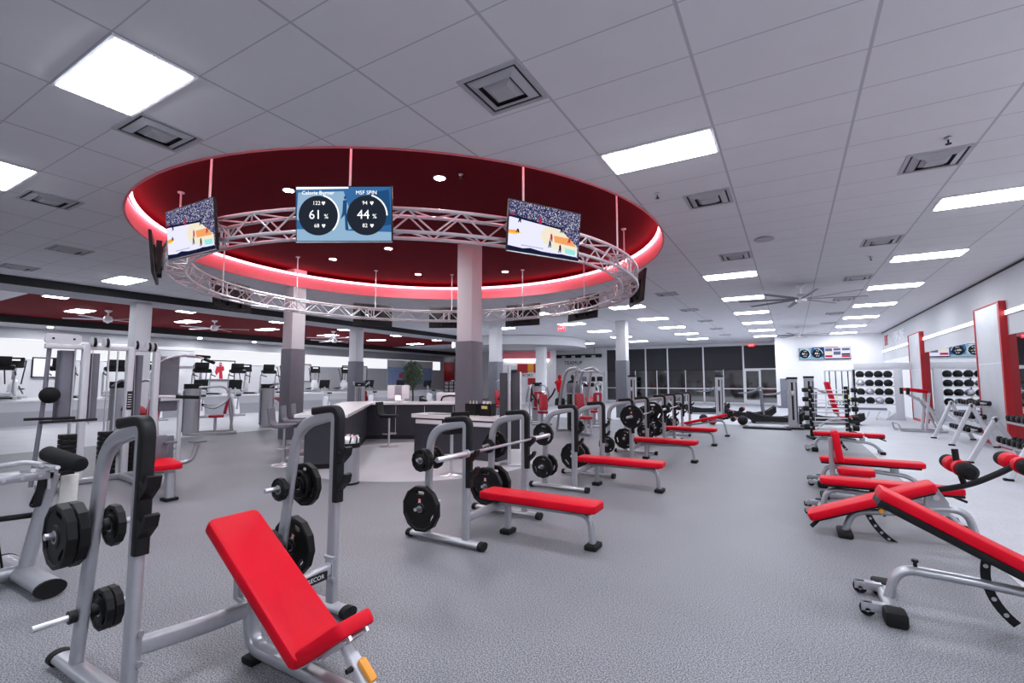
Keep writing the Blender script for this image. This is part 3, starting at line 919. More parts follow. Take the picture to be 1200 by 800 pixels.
FPEG = [(rear_x(.8, -.44, -.48, 1.08), .8), (rear_x(.33, -.44, -.48, 1.08), .33)]
def flat_bench(label, group='flat press benches in a row', decline=False):
    t = T('press_bench', label, 'weight bench', (0, 0, 0), 0, group)
    rack_frames(t, 1.2, (-.58, .58), -.44, -.48, 1.08, .82, (.86, .7), .56, FPEG)
    b = MB('silver')
    b.tube([(0, -.58, .27), (0, .58, .27)], rrect(.075, .05, .015), ref=(1, 0, 0)); b.build('crossbar', t)
    b = MB('silver')
    zf = .31
    if not decline:
        b.tube([(-.05, 0, .27), (.15, 0, zf), (.9, 0, zf)], rrect(.05, .07, .015), ref=(0, 1, 0)); b.build('spine', t)
        leg = fillet([(.8, 0, .315), (1.02, 0, .3), (1.05, 0, .03)], [.16], 8)
        b = MB('silver'); b.tube(leg, rrect(.05, .07, .015), ref=(0, 1, 0)); lg = b.build('front_leg', t)
        b = MB('rubber'); b.box((1.05, 0, .025), (.12, .19, .05), .015); b.build('foot_pad', lg)
        b = MB('silver'); b.tube([(.12, 0, .28), (.12, 0, .03)], rrect(.06, .06, .015), ref=(0, 1, 0)); lg = b.build('middle_leg', t)
        b = MB('rubber'); b.box((.12, 0, .025), (.12, .16, .05), .015); b.build('foot_pad', lg)
        b = MB('red'); b.pad(1.28, .3, .075, .05, .022, Matrix.Translation((.48, 0, .383))); pd = b.build('bench_pad', t)
        b = MB('black'); b.box((.48, 0, .34), (1.18, .24, .012), .004); b.build('pad_board', pd)
    else:
        b.tube([(-.05, 0, .27), (.2, 0, .3), (1.0, 0, .46)], rrect(.05, .07, .015), ref=(0, 1, 0)); b.build('spine', t)
        b = MB('silver'); b.tube(fillet([(.85, 0, .44), (1.02, 0, .42), (1.1, 0, .03)], [.1], 8), rrect(.05, .07, .015), ref=(0, 1, 0)); lg = b.build('front_leg', t)
        b = MB('rubber'); b.box((1.1, 0, .025), (.12, .19, .05), .015); b.build('foot_pad', lg)
        X = Matrix.Translation((.5, 0, .455)) @ Matrix.Rotation(rad(-14), 4, 'Y')
        b = MB('red'); b.pad(1.25, .3, .075, .05, .022, X); b.build('bench_pad', t)
        b = MB('black'); b.tube(fillet([(1.0, 0, .48), (1.25, 0, .6), (1.5, 0, .78)], [.2]), .025, ref=(0, 1, 0)); b.build('roller_arm', t)
        for (rx, rz) in ((1.22, .68), (1.5, .78), (1.28, .5)):
            b = MB('foam'); b.lathe([(.05, -.26), (.065, -.22), (.065, .22), (.05, .26)], (rx, 0, rz), (0, 1, 0), 18); b.use('dred'); b.lathe([(.067, -.1), (.067, .1)], (rx, 0, rz), (0, 1, 0), 18); b.build('leg_roller', t)
    return t

BX = -2.72
YR = [4.385, 7.03, 9.86, 12.62, 14.9]
fb = flat_bench('red padded flat press bench with a bare barbell, nearest of the flat bench row')
fb.location = (BX, YR[0], 0)
LABB = ['', 'second red flat press bench in the row, behind the one with the bare bar', 'third red flat press bench in the row, big plates loaded on its bar', 'fourth red flat press bench in the row, bar with small plates']
for k in range(1, 4):
    dup(fb, (BX, YR[k], 0), label=LABB[k])
db = flat_bench('red decline press bench with black leg rollers at the far end of the row', decline=True)
db.location = (BX, YR[4], 0)

BN = ['nearest flat bench', 'second flat bench', 'third flat bench', 'fourth flat bench', 'far decline bench']
def stack(k, fr, pg, lst, frames=(-.58, .58), pegs=FPEG, bx=BX, yc=None, bname=None, off=.0):
    # lst of (size, side, order)
    y0 = (YR[k] if yc is None else yc) + frames[fr]
    px, pz = pegs[pg]
    acc = {-1: .065, 1: .065}
    cnt = {-1: 0, 1: 0}
    for s, sd in lst:
        r, th = PSPEC[s][0], PSPEC[s][1]
        yy = y0 + sd * (acc[sd] + th / 2)
        acc[sd] += th + .003
        cnt[sd] += 1
        side = ('outer' if (sd < 0) == (fr == 0) else 'inner')
        rk = ('first' if cnt[sd] == 1 else 'second' if cnt[sd] == 2 else 'third')
        lab = '%s black plate, %s %s on %s %s peg, %s' % (s, rk, side, 'near' if fr == 0 else 'far', 'upper' if pg == 0 else 'lower', bname or BN[k])
        plate(s, bx + px, yy, pz - .009, lab, 'weight plates on storage pegs', random.uniform(-.3, .3))

stack(0, 0, 1, [('large', -1)] ); stack(0, 0, 0, [('small', -1), ('small', -1), ('small', 1)])
stack(0, 1, 1, [('large', -1), ('large', 1)]); stack(0, 1, 0, [('tiny', -1), ('medium', 1)])
stack(1, 0, 0, [('medium', -1)]); stack(1, 0, 1, [('medium', -1), ('medium', 1)])
stack(1, 1, 0, [('small', 1)]); stack(1, 1, 1, [('large', -1), ('large', 1)])
stack(2, 0, 1, [('medium', -1), ('small', 1)]); stack(2, 1, 1, [('large', -1), ('medium', 1)]); stack(2, 1, 0, [('small', -1)])
stack(3, 0, 1, [('medium', -1), ('large', 1)]); stack(3, 1, 1, [('large', -1)]); stack(3, 0, 0, [('medium', -1)]); stack(3, 1, 0, [('small', 1)])
stack(4, 0, 1, [('large', -1), ('medium', 1)]); stack(4, 1, 1, [('medium', -1)]); stack(4, 0, 0, [('medium', 1)])
HX, HZ = BX + .083, .895
barbell(HX, YR[0] - .03, HZ, 'bare steel barbell resting on the hooks of the nearest flat bench')
barbell(HX, YR[2] - .02, HZ, 'barbell loaded with large black plates on the third flat bench')
barbell(HX, YR[3] + .02, HZ, 'barbell on the fourth flat bench with a small plate on each end')
plate('large', HX, YR[2] - .02 - .8, HZ - .001, 'large black plate loaded on the near end of the bar, third flat bench', 'weight plates loaded on barbells')
plate('large', HX, YR[2] - .02 + .8, HZ - .001, 'large black plate loaded on the far end of the bar, third flat bench', 'weight plates loaded on barbells')
plate('small', HX, YR[3] + .02 - .78, HZ - .001, 'small black plate loaded on the near end of the bar, fourth flat bench', 'weight plates loaded on barbells')
plate('small', HX, YR[3] + .02 + .78, HZ - .001, 'small black plate loaded on the far end of the bar, fourth flat bench', 'weight plates loaded on barbells')

# ------------------------------------------------------------------ incline press bench in the foreground
ib = T('incline_bench', 'large red incline press bench with silver uprights in the foreground', 'weight bench', (-2.77, 1.73, 0))
IPEG = [(rear_x(.79, -.42, -.6, 1.22), .79), (rear_x(.33, -.42, -.6, 1.22), .33)]
rack_frames(ib, 1.37, (-.58, .58), -.42, -.6, 1.24, .92, (1.06, .88), .74, IPEG, .2)
b = MB('silver'); b.tube(fillet([(0, -.58, .3), (.02, -.2, .27), (.02, .2, .27), (0, .58, .3)], [.15, .15]), rrect(.085, .055, .018), ref=(1, 0, 0)); o = b.build('crossbar', ib)
b = MB('steel')
for s in (-1, 1):
    b.bx(-.035, .035, s * .555 - .006, s * .555 + .006, .22, .38); b.cyl((-.05, s * .56, .37), (.05, s * .56, .37), .014, 10); b.cyl((-.05, s * .56, .23), (.05, s * .56, .23), .014, 10)
b.build('joint_plate', o)
b = MB('black'); XD = Matrix.Translation((.052, .4, .285)) @ Matrix.Rotation(rad(90), 4, 'Z') @ Matrix.Rotation(PI / 2, 4, 'X'); b.X = XD
b.add([(-.1, -.028, 0), (.1, -.028, 0), (.1, .028, 0), (-.1, .028, 0)], [(0, 1, 2, 3)])
b.use('paper').text('PRECOR', .04, Matrix.Translation((0, 0, .001))); b.build('name_decal', o, smooth=False)
sp = fillet([(.02, 0, .3), (.04, 0, .06), (.7, 0, .055), (1.05, 0, .055)], [.14, .05], 8)
b = MB('silver'); b.tube(sp, rrect(.06, .085, .02), ref=(0, 1, 0)); b.build('spine', ib)
b = MB('rubber'); b.box((.1, 0, .02), (.1, .14, .04), .012); b.build('foot_pad', ib)
b = MB('rubber'); b.box((1.0, 0, .02), (.12, .22, .04), .012); b.build('foot_pad', ib)
# back pad leaning away towards the uprights
ang = math.atan2(.55, .84)
XP = Matrix.Translation((.2, 0, .455)) @ Matrix.Rotation(ang, 4, 'Y')
b = MB('red'); b.pad(1.02, .31, .075, .04, .024, XP); o = b.build('back_pad', ib)
b = MB('black'); b.box((0, 0, -.045), (.95, .25, .014), .004); b.X = Matrix.Identity(4); b2 = MB('black'); b2.X = XP; b2.box((0, 0, -.045), (.95, .25, .014), .004); b2.build('pad_board', o)
b = MB('silver'); b.tube([(-.12, 0, .62), (-.1, 0, .3), (.02, 0, .28)], rrect(.05, .06, .014), ref=(0, 1, 0)); b.tube([(.42, 0, .24), (.5, 0, .06)], rrect(.06, .06, .014), ref=(0, 1, 0)); b.build('back_support', ib)
XS = Matrix.Translation((.74, .01, .29)) @ Matrix.Rotation(rad(-36), 4, 'Y')
b = MB('red'); b.pad(.34, .31, .075, .04, .024, XS, W2=.22); o = b.build('seat_pad', ib)
b = MB('chrome'); b.X = XS; b.bx(-.12, .15, -.06, -.045, -.06, -.038); b.bx(-.12, .15, .045, .06, -.06, -.038); b.cyl((-.1, -.08, -.05), (-.1, .08, -.05), .008, 8); b.cyl((.12, -.08, -.05), (.12, .08, -.05), .008, 8); b.build('seat_rail', o)
b = MB('white_metal'); b.tube([(.8, 0, .27), (.87, 0, .21)], rrect(.04, .05, .01), ref=(0, 1, 0)); b.tube([(.85, 0, .225), (1.05, 0, .06)], rrect(.055, .065, .014), ref=(0, 1, 0)); o = b.build('adjuster_tube', ib)
b = MB('orange'); XO = Matrix.Translation((.955, -.0, .185)) @ Matrix.Rotation(rad(40), 4, 'Y'); b.X = XO; b.box((0, 0, .012), (.12, .045, .03), .012); b.build('release_lever', o, label='orange release lever')
b = MB('black'); b.lathe([(.014, 0), (.012, .03)], (.9, -.04, .2), (0, -1, 0), 12); b.build('pull_pin', o)
IB = 'foreground incline bench'
kw = dict(frames=(-.58, .58), pegs=IPEG, bx=-2.77, yc=1.73, bname=IB)
stack(0, 0, 0, [('medium', -1), ('medium', -1), ('small', 1)], **kw)
stack(0, 0, 1, [('small', 1), ('small', 1)], **kw)
stack(0, 1, 0, [('tiny', -1), ('small', 1), ('medium', 1)], **kw)
stack(0, 1, 1, [('medium', -1), ('large', 1)], **kw)

# ------------------------------------------------------------------ adjustable benches on the right
def ladder(b, pts, w=.05, th=.012):
    b.tube(pts, rrect(w, th, .003, 1), ref=(0, 1, 0))

def ladder_holes(b, pts):
    b.use('silver')
    for p in pts:
        for s in (-1, 1):
            b.lathe([(.013, 0), (.013, .0015)], (p.x, p.y + s * .0062, p.z), (0, s, 0), 14)

def adj_bench(label, back=0., x_hinge=.95, single=False, L=.92, zb=.345, group='adjustable benches along the right aisle', strap=True, name='adjustable_bench'):
    # local: wheeled end at x=0, far foot at +x; width along y
    t = T(name, label, 'weight bench', (0, 0, 0), 0, group)
    b = MB('silver'); b.tube([(.06, -.3, .05), (.06, .3, .05)], ell(.035, .045), ref=(1, 0, 0)); cb = b.build('rear_crossbar', t)
    for s in (-1, 1):
        b = MB('rubber'); b.box((.06, s * .27, .05), (.125, .14, .098), .022); b.build('end_cap', cb)
        b = MB('silver'); b.box((-.03, s * .2 + .026, .065), (.17, .008, .055), .003); b.box((-.03, s * .2 - .026, .065), (.17, .008, .055), .003); b.box((-.0, s * .2, .088), (.1, .055, .01), .003); fk = b.build('wheel_fork', cb)
        b = MB('rubber'); b.lathe([(.04, -.018), (.045, -.01), (.045, .01), (.04, .018)], (-.08, s * .2, .046), (0, 1, 0), 18); b.use('chrome').lathe([(.014, -.03), (.014, .03)], (-.08, s * .2, .046), (0, 1, 0), 12); b.build('wheel', fk)
    fp = fillet([(.06, 0, .06), (.12, 0, .285), (.5, 0, .27), (1.12, 0, .22), (1.3, 0, .03)], [.18, .05, .16], 8)
    b = MB('silver'); b.tube(fp, ell(.03, .042, 14), ref=(0, 1, 0)); b.build('main_tube', t)
    b = MB('silver'); b.tube([(1.28, -.18, .04), (1.28, .18, .04)], ell(.03, .04), ref=(1, 0, 0)); fc = b.build('front_crossbar', t)
    for s in (-1, 1):
        b = MB('rubber'); b.box((1.28, s * .18, .035), (.1, .07, .07), .018); b.build('end_cap', fc)
    b = MB('silver'); b.box((x_hinge, 0, .29), (.1, .06, .12), .012); b.cyl((x_hinge, -.06, .33), (x_hinge, .06, .33), .018, 14); b.build('hinge_bracket', t)
    # pads
    Xb = Matrix.Translation((x_hinge, 0, zb)) @ Matrix.Rotation(rad(back), 4, 'Y')
    b = MB('red'); b.X = Xb; b.pad(L, .28, .07, .05, .022, Matrix.Translation((-L / 2 + .02, 0, .045))); pd = b.build('back_pad', t)
    b = MB('black'); b.X = Xb; b.box((-L / 2 + .02, 0, -.012 if back > 10 else 0), (L * .97, .25, .055 if back > 10 else .03), .01); pb = b.build('pad_board', pd)
    if single:
        b = MB('red'); b.pad(1.24, .28, .07, .05, .022, Matrix.Translation((x_hinge - L + .02 + .62, 0, .39))); nb = b.build('back_pad', t)
        bpy.data.objects.remove(pd)
        b = MB('black'); b.box((x_hinge - L + .62, 0, .345), (1.18, .24, .03), .008); b.build('pad_board', nb)
        bpy.data.objects.remove(pb)
    elif back < 45:
        b = MB('red'); b.pad(.36, .26, .07, .04, .02, Matrix.Translation((x_hinge + .22, 0, zb + .045)), W2=.2); sd = b.build('seat_pad', t)
        b = MB('black'); b.box((x_hinge + .24, 0, .345), (.3, .2, .03), .008); b.tube([(x_hinge + .3, 0, .33), (x_hinge + .42, 0, .28)], .014); b.build('seat_board', sd)
    if strap:
        top = Xb @ V((-.4, 0, -.01))
        r0 = (V((x_hinge, 0, .33)) - top).length
        a0 = math.degrees(math.atan2(top.z - .33, top.x - x_hinge))
        b = MB('black')
        n = 14
        pts = arc((x_hinge, 0, .33), r0, a0, a0 + 72, n)
        pts = [p for p in pts if p.z > .03]
        ladder(b, pts)
        ladder_holes(b, pts[2:-1:3])
        b.build('ladder_strap', t)
        b = MB('black'); b.lathe([(.012, 0), (.012, .05), (.02, .055), (.02, .07)], (.22, 0, .285), (0, 0, 1), 12); b.build('pull_knob', t)
    return t
o = adj_bench('red bench with its long back pad raised, cut by the right edge of the picture', 27.5, L=1.07, zb=.27)
o.location = (.46, 4.3, 0)
o.rotation_euler = (0, 0, 0)
o = adj_bench('flat red bench directly behind the decline bench with leg rollers', 0)
o.location = (.2, 6.95, 0)
f2 = o
o = adj_bench('flat red bench with one long pad behind the small upright seat', 0, single=True, strap=False)
o.location = (.28, 8.8, 0)
o = dup(f2, (.34, 13.0, 0), label='flat red bench farthest down the right aisle, before the barbell rack')

# decline bench with leg rollers
t = T('decline_bench', 'red decline bench with four red and black leg rollers on a black arm', 'weight bench', (.38, 6.05, 0))
b = MB('silver'); b.tube(fillet([(.03, 0, .03), (.1, 0, .25), (.5, 0, .29), (.78, 0, .37), (.98, 0, .36), (1.06, 0, .03)], [.15, .08, .1, .16], 8), ell(.032, .045, 14), ref=(0, 1, 0)); b.build('main_tube', t)
b = MB('rubber'); b.box((.03, 0, .03), (.13, .3, .06), .02); b.build('foot_pad', t)
b = MB('rubber'); b.box((1.06, 0, .03), (.12, .42, .06), .02); b.build('foot_pad', t)
b = MB('silver'); b.prism([(-.08, -.1), (.1, -.1), (.1, .02), (.02, .16), (-.06, .16)], -.035, .035, X=Matrix.Translation((.75, 0, .41)) @ Matrix.Rotation(PI / 2, 4, 'X')); o = b.build('hinge_bracket', t)
b = MB('chrome'); b.cyl((.76, -.05, .47), (.76, .05, .47), .026, 18); b.build('pivot', o)
XD = Matrix.Translation((.24, 0, .37)) @ Matrix.Rotation(rad(-22), 4, 'Y')
b = MB('red'); b.pad(1.12, .29, .08, .05, .024, XD); pd = b.build('bench_pad', t)
b = MB('black'); b.X = XD; b.box((0, 0, -.048), (1.05, .24, .02), .006); b.cyl((-.5, -.05, -.06), (-.58, -.05, -.1), .02, 12); b.build('pad_board', pd)
b = MB('black'); ladder(b, arc((.72, 0, .42), .52, 195, 250, 12)); ladder_holes(b, arc((.72, 0, .42), .52, 205, 247, 5))
b.build('ladder_strap', t)
b = MB('orange'); b.lathe([(.02, 0), (.026, .02), (.02, .045)], (.33, -.05, .3), (0, -1, 0), 16); b.build('adjust_knob', t, label='orange adjustment knob')
b = MB('black'); b.lathe([(.018, 0), (.018, .05)], (.08, 0, .27), (0, 0, 1), 12); b.build('pull_knob', t)
b = MB('black'); b.tube(fillet([(.72, 0, .52), (1.0, 0, .6), (1.2, 0, .72), (1.38, 0, .85)], [.2, .2]), .027, ref=(0, 1, 0)); arm = b.build('roller_arm', t)
b = MB('black'); b.tube([(.98, 0, .59), (.93, 0, .79)], .024, ref=(0, 1, 0)); b.tube([(.935, 0, .77), (.925, 0, .93)], .026, ref=(0, 1, 0)); b.build('handle_post', arm)
for (rx, rz) in ((.94, .77), (1.34, .83)):
    b = MB('chrome'); b.cyl((rx, -.36, rz), (rx, .36, rz), .014, 12); ax = b.build('roller_axle', arm)
    for s in (-1, 1):
        b = MB('foam'); b.lathe([(.02, .02), (.062, .035), (.075, .1), (.07, .19), (.04, .225), (.01, .23)], (rx, s * .14, rz), (0, s, 0), 22)
        b.use('red'); b.lathe([(.045, -.085), (.068, -.07), (.075, -.03), (.0765, .05), (.07, .05), (.04, .045)], (rx, s * .14, rz), (0, s, 0), 22)
        b.build('foam_roller', t)

# small upright seat
t = T('utility_seat', 'small red seat with a tall upright back pad on a silver post', 'weight bench', (.43, 7.85, 0))
b = MB('silver'); b.tube(fillet([(0, 0, .04), (0, 0, .8)], .01), rrect(.06, .06, .014)); b.build('back_post', t)
b = MB('silver'); b.tube([(0, 0, .3), (.42, 0, .3)], rrect(.05, .05, .012)); b.tube([(.26, 0, .3), (.26, 0, .04)], rrect(.06, .06, .014)); b.build('seat_frame', t)
b = MB('silver'); b.tube([(-.1, 0, .04), (.5, 0, .04)], rrect(.06, .07, .014)); bt = b.build('base_tube', t)
for fx in (-.1, .5):
    b = MB('rubber'); b.box((fx, 0, .03), (.1, .34, .06), .018); b.build('foot_pad', bt)
b = MB('red'); b.pad(.42, .27, .08, .04, .02, Matrix.Translation((.07, 0, .69)) @ Matrix.Rotation(rad(83), 4, 'Y')); b.build('back_pad', t)
b = MB('red'); b.pad(.4, .28, .08, .04, .02, Matrix.Translation((.26, 0, .375))); b.build('seat_pad', t)

# ------------------------------------------------------------------ left foreground: low frame with a black roller
t = T('row_station', 'silver low row frame with a black roller at the left edge', 'exercise machine', (-5.2, 1.43, 0))
b = MB('silver'); b.tube([(-.52, 0, .07), (.47, 0, .07)], ell(.055, .085, 18), ref=(0, 1, 0)); ft = b.build('foot_tube', t)
for ex in (.47, -.55):
    b = MB('rubber'); b.tube([(ex, 0, .066), (ex + .03, 0, .066)], ell(.062, .092, 18), ref=(0, 1, 0)); b.build('end_cap', ft)
b = MB('silver'); b.tube([(-.1, 0, .08), (-.1, -1.0, .08)], ell(.045, .055, 14), ref=(0, 0, 1)); b.build('floor_beam', t)
b = MB('silver'); b.tube([(-.04, 0, .1), (.02, .1, .82)], ell(.036, .05, 14), ref=(0, 1, 0)); b.build('upright', t)
b = MB('silver'); b.bx(-.14, .12, .05, .11, .8, .9, .01); b.bx(-.12, .12, -.9, .09, .8, .86, .01); fr = b.build('top_beam', t)
for k in range(9):
    b = MB('chrome'); b.lathe([(.013, 0), (.013, .004)], (.121, -.8 + k * .1, .83), (1, 0, 0), 10); b.build('rivet', fr)
for y in (-.1, .04):
    b = MB('chrome'); b.cyl((.1, y, .88), (.26, y + .02, .9), .016, 10); b.build('pin', fr)
b = MB('foam'); b.lathe([(.02, 0), (.05, .01), (.062, .04), (.062, .5), (.05, .53), (.02, .54)], (-.22, .12, .97), (.96, .12, -.12), 20); b.build('roller_pad', t)
b = MB('chrome'); b.tube(fillet([(-.2, -.2, .9), (-.05, -.05, .93), (.15, 0, .92)], .05), .02); b.cyl((.1, .06, .9), (.1, .06, .72), .014); b.build('linkage', t)
b = MB('black'); b.tube(fillet([(.06, .05, .8), (.02, .0, .6), (.1, .0, .6), (.1, .02, .8)], .02), rrect(.02, .05, .005, 1), ref=(0, 1, 0)); b.build('strap', t)
b = MB('black'); b.tube([(-.05, -.35, .86), (-.1, -.15, .35), (-.16, -.1, .12)], .008); b.build('cable', t)
b = MB('black'); b.tube([(-.3, -.9, .52), (.0, .3, .5)], .022, ref=(0, 0, 1)); b.build('cross_handle', t)
tw = MB('towel'); tw.box((-5.19, 1.64, .6), (.03, .12, .4), .01, rot=(0, .06, 0)); o = tw.build('towel'); tag(o, 'white towel hanging from the low row frame at the left edge', 'towel')

# ------------------------------------------------------------------ multi station cable tower
t = T('cable_station', 'tall silver multi station cable tower with red seat and pull up bar', 'exercise machine', (-9.5, 3.3, 0))
def upright(y, x=0., h=2.1, w=.09, d=.12, m='white_metal'):
    b = MB(m); b.tube([(x, y, .05), (x, y, h)], rrect(d, w, .02), ref=(0, 1, 0)); return b.build('upright', t)
for y, x, h in ((-.22, .05, 2.14), (.36, .05, 2.1), (.72, .1, 2.06)):
    upright(y, x, h)
b = MB('shroud'); b.tube(fillet([(.0, -.72, .05), (.02, -.66, 1.2), (.02, -.64, 2.1)], .3), .028); b.build('front_post', t)
b = MB('white_metal'); b.X = Matrix.Translation((.05, -.5, 2.2)) @ Matrix.Rotation(PI / 2, 4, 'Z') @ Matrix.Rotation(PI / 2, 4, 'X'); b.prism(rrect(.42, .15, .05, 4), -.025, .025); hp = b.build('head_plate', t)
b = MB('black')
for y in (-.62, -.38): b.lathe([(.016, 0), (.016, .008)], (.075, y, 2.2), (1, 0, 0), 12)
b.build('bolt', hp)
b = MB('white_metal'); b.tube([(.05, -.7, 2.08), (.05, .75, 2.1)], rrect(.07, .07, .012), ref=(1, 0, 0)); b.build('top_beam', t)
for y0, w, z0, z1, lab in ((-.42, .17, .95, 2.03, 0), (-.08, .12, .95, 2.0, 0), (.52, .1, .9, 2.0, 0)):
    b = MB('shroud'); b.tube([(-.08, y0, z0), (-.08, y0, z1)], rrect(.2, w, .04), ref=(0, 1, 0)); b.build('weight_shroud', t)
b = MB('wrap'); b.box((.06, .95, 1.52), (.04, .3, .95), .02); b.build('side_panel', t)
for y in (.08, .2, -.34):
    b = MB('chrome'); b.cyl((.02, y, .1), (.02, y, 2.05), .012, 10); b.build('guide_rod', t)
for y, z in ((.14, .55), (-.34, .55), (.52, .5)):
    b = MB('black')
    for k in range(9): b.box((0, y, z - .42 + k * .075), (.18, .2, .068), .006)
    ws = b.build('weight_stack', t)
    b = MB('chrome'); b.cyl((0, y, z + .2), (0, y, z + .38), .02, 10); b.build('selector_rod', ws)
for y, z in ((-.14, 2.17), (.02, 2.17), (.42, 2.16), (.68, 2.14), (.6, 2.14)):
    b = MB('white_metal'); b.X = Matrix.Translation((.06, y, z)); b.lathe([(.085, -.03), (.085, -.022)], axis=(0, 1, 0), n=20); b.lathe([(.085, .022), (.085, .03)], axis=(0, 1, 0), n=20); pb = b.build('pulley_plate', t)
    b = MB('black'); b.X = Matrix.Translation((.06, y, z)); b.lathe([(.08, -.02), (.07, -.008), (.07, .008), (.08, .02)], axis=(0, 1, 0), n=20); b.build('pulley_wheel', pb)
b = MB('black'); b.box((.115, .36, 1.25), (.01, .07, .3), .003); b.use('paper')
for k in range(6): b.bx(.121, .122, .335, .385, 1.14 + k * .04, 1.15 + k * .04)
b.build('instruction_placard', t)
b = MB('steel'); b.tube(fillet([(.1, .72, 1.85), (.25, .85, 1.98), (.3, 1.05, 2.02), (.35, 1.4, 2.0)], .12), .02); b.tube(fillet([(.32, 1.1, 2.0), (.55, 1.2, 1.98), (.7, 1.3, 1.9)], .05), .018); b.tube(fillet([(.3, 1.0, 2.01), (.15, .95, 1.95), (-.1, 1.0, 1.95)], .05), .018); pu = b.build('pull_up_bar', t)
b = MB('foam'); b.tube([(.35, 1.22, 2.01), (.35, 1.46, 2.0)], .026); b.tube([(.6, 1.24, 1.95), (.75, 1.33, 1.88)], .026); b.build('grip', pu)
b = MB('white_metal'); b.tube([(.12, .7, 1.3), (.14, 1.02, 1.29)], .03); a = b.build('side_arm', t)
b = MB('foam'); b.tube([(.14, 1.02, 1.29), (.16, 1.4, 1.27)], .03); b.build('grip', a)
b = MB('white_metal'); b.tube(fillet([(.12, .8, 1.25), (.12, 1.12, 1.25), (.12, 1.12, .1)], .04), rrect(.06, .06, .01), ref=(1, 0, 0)); b.build('low_frame', t)
b = MB('wrap'); b.box((.6, .55, .42), (.05, .55, .5), .02); b.build('lower_panel', t)
b = MB('silver'); b.tube([(.1, -.7, .05), (.1, 1.1, .05)], rrect(.09, .07, .02), ref=(1, 0, 0)); b.tube([(.1, .3, .05), (1.2, .2, .05)], rrect(.09, .07, .02), ref=(0, 1, 0)); b.tube([(.1, -.5, .05), (.9, -.6, .05)], rrect(.09, .07, .02), ref=(0, 1, 0)); b.build('base_frame', t)
b = MB('silver'); b.tube([(.6, .35, .35), (2.35, .0, .38)], rrect(.08, .07, .02), ref=(0, 1, 0)); b.tube([(2.33, .0, .36), (2.35, 0, .03)], rrect(.1, .1, .02), ref=(0, 1, 0)); sf = b.build('seat_frame', t)
b = MB('rubber'); b.box((2.35, 0, .02), (.16, .16, .04), .01); b.build('foot_pad', sf)
b = MB('red'); b.pad(.74, .34, .075, .08, .022, Matrix.Translation((2.12, 0, .45)) @ Matrix.Rotation(rad(-14), 4, 'Z')); b.build('seat_pad', t)
b = MB('wrap'); b.box((1.75, .05, .62), (.05, .32, .36), .02, rot=(0, -.1, 0)); b.build('back_board', t)
for dy, dx in ((.28, 0.1), (.55, .35)):
    b = MB('silver'); b.tube(fillet([(1.4 + dx, .05 + dy * .2, .36), (1.6 + dx, dy - .1, .42), (1.63 + dx, dy - .05, .68)], .08), .032, ref=(0, 1, 0)); a = b.build('foot_arm', t)
    b = MB('wrap'); b.box((1.63 + dx, dy - .05, .69), (.2, .16, .025), .008); b.build('foot_plate', a)
b = MB('black'); b.tube([(.2, -.9, 1.03), (.22, -.35, 1.02)], .02); b.tube([(.25, -.75, .98), (.26, -.1, .98)], .02); b.build('row_handle', t)
b = MB('foam'); b.ball((.1, -.62, 1.36), .12, 16, 10); b.build('ab_ball', t)
b = MB('steel'); b.tube([(.06, .42, 2.1), (.08, .45, .8)], .006, n=6); b.tube([(.06, .68, 2.06), (.12, .62, .9)], .006, n=6); b.tube([(.06, -.14, 2.1), (.08, -.14, .9)], .006, n=6); b.build('cable', t)

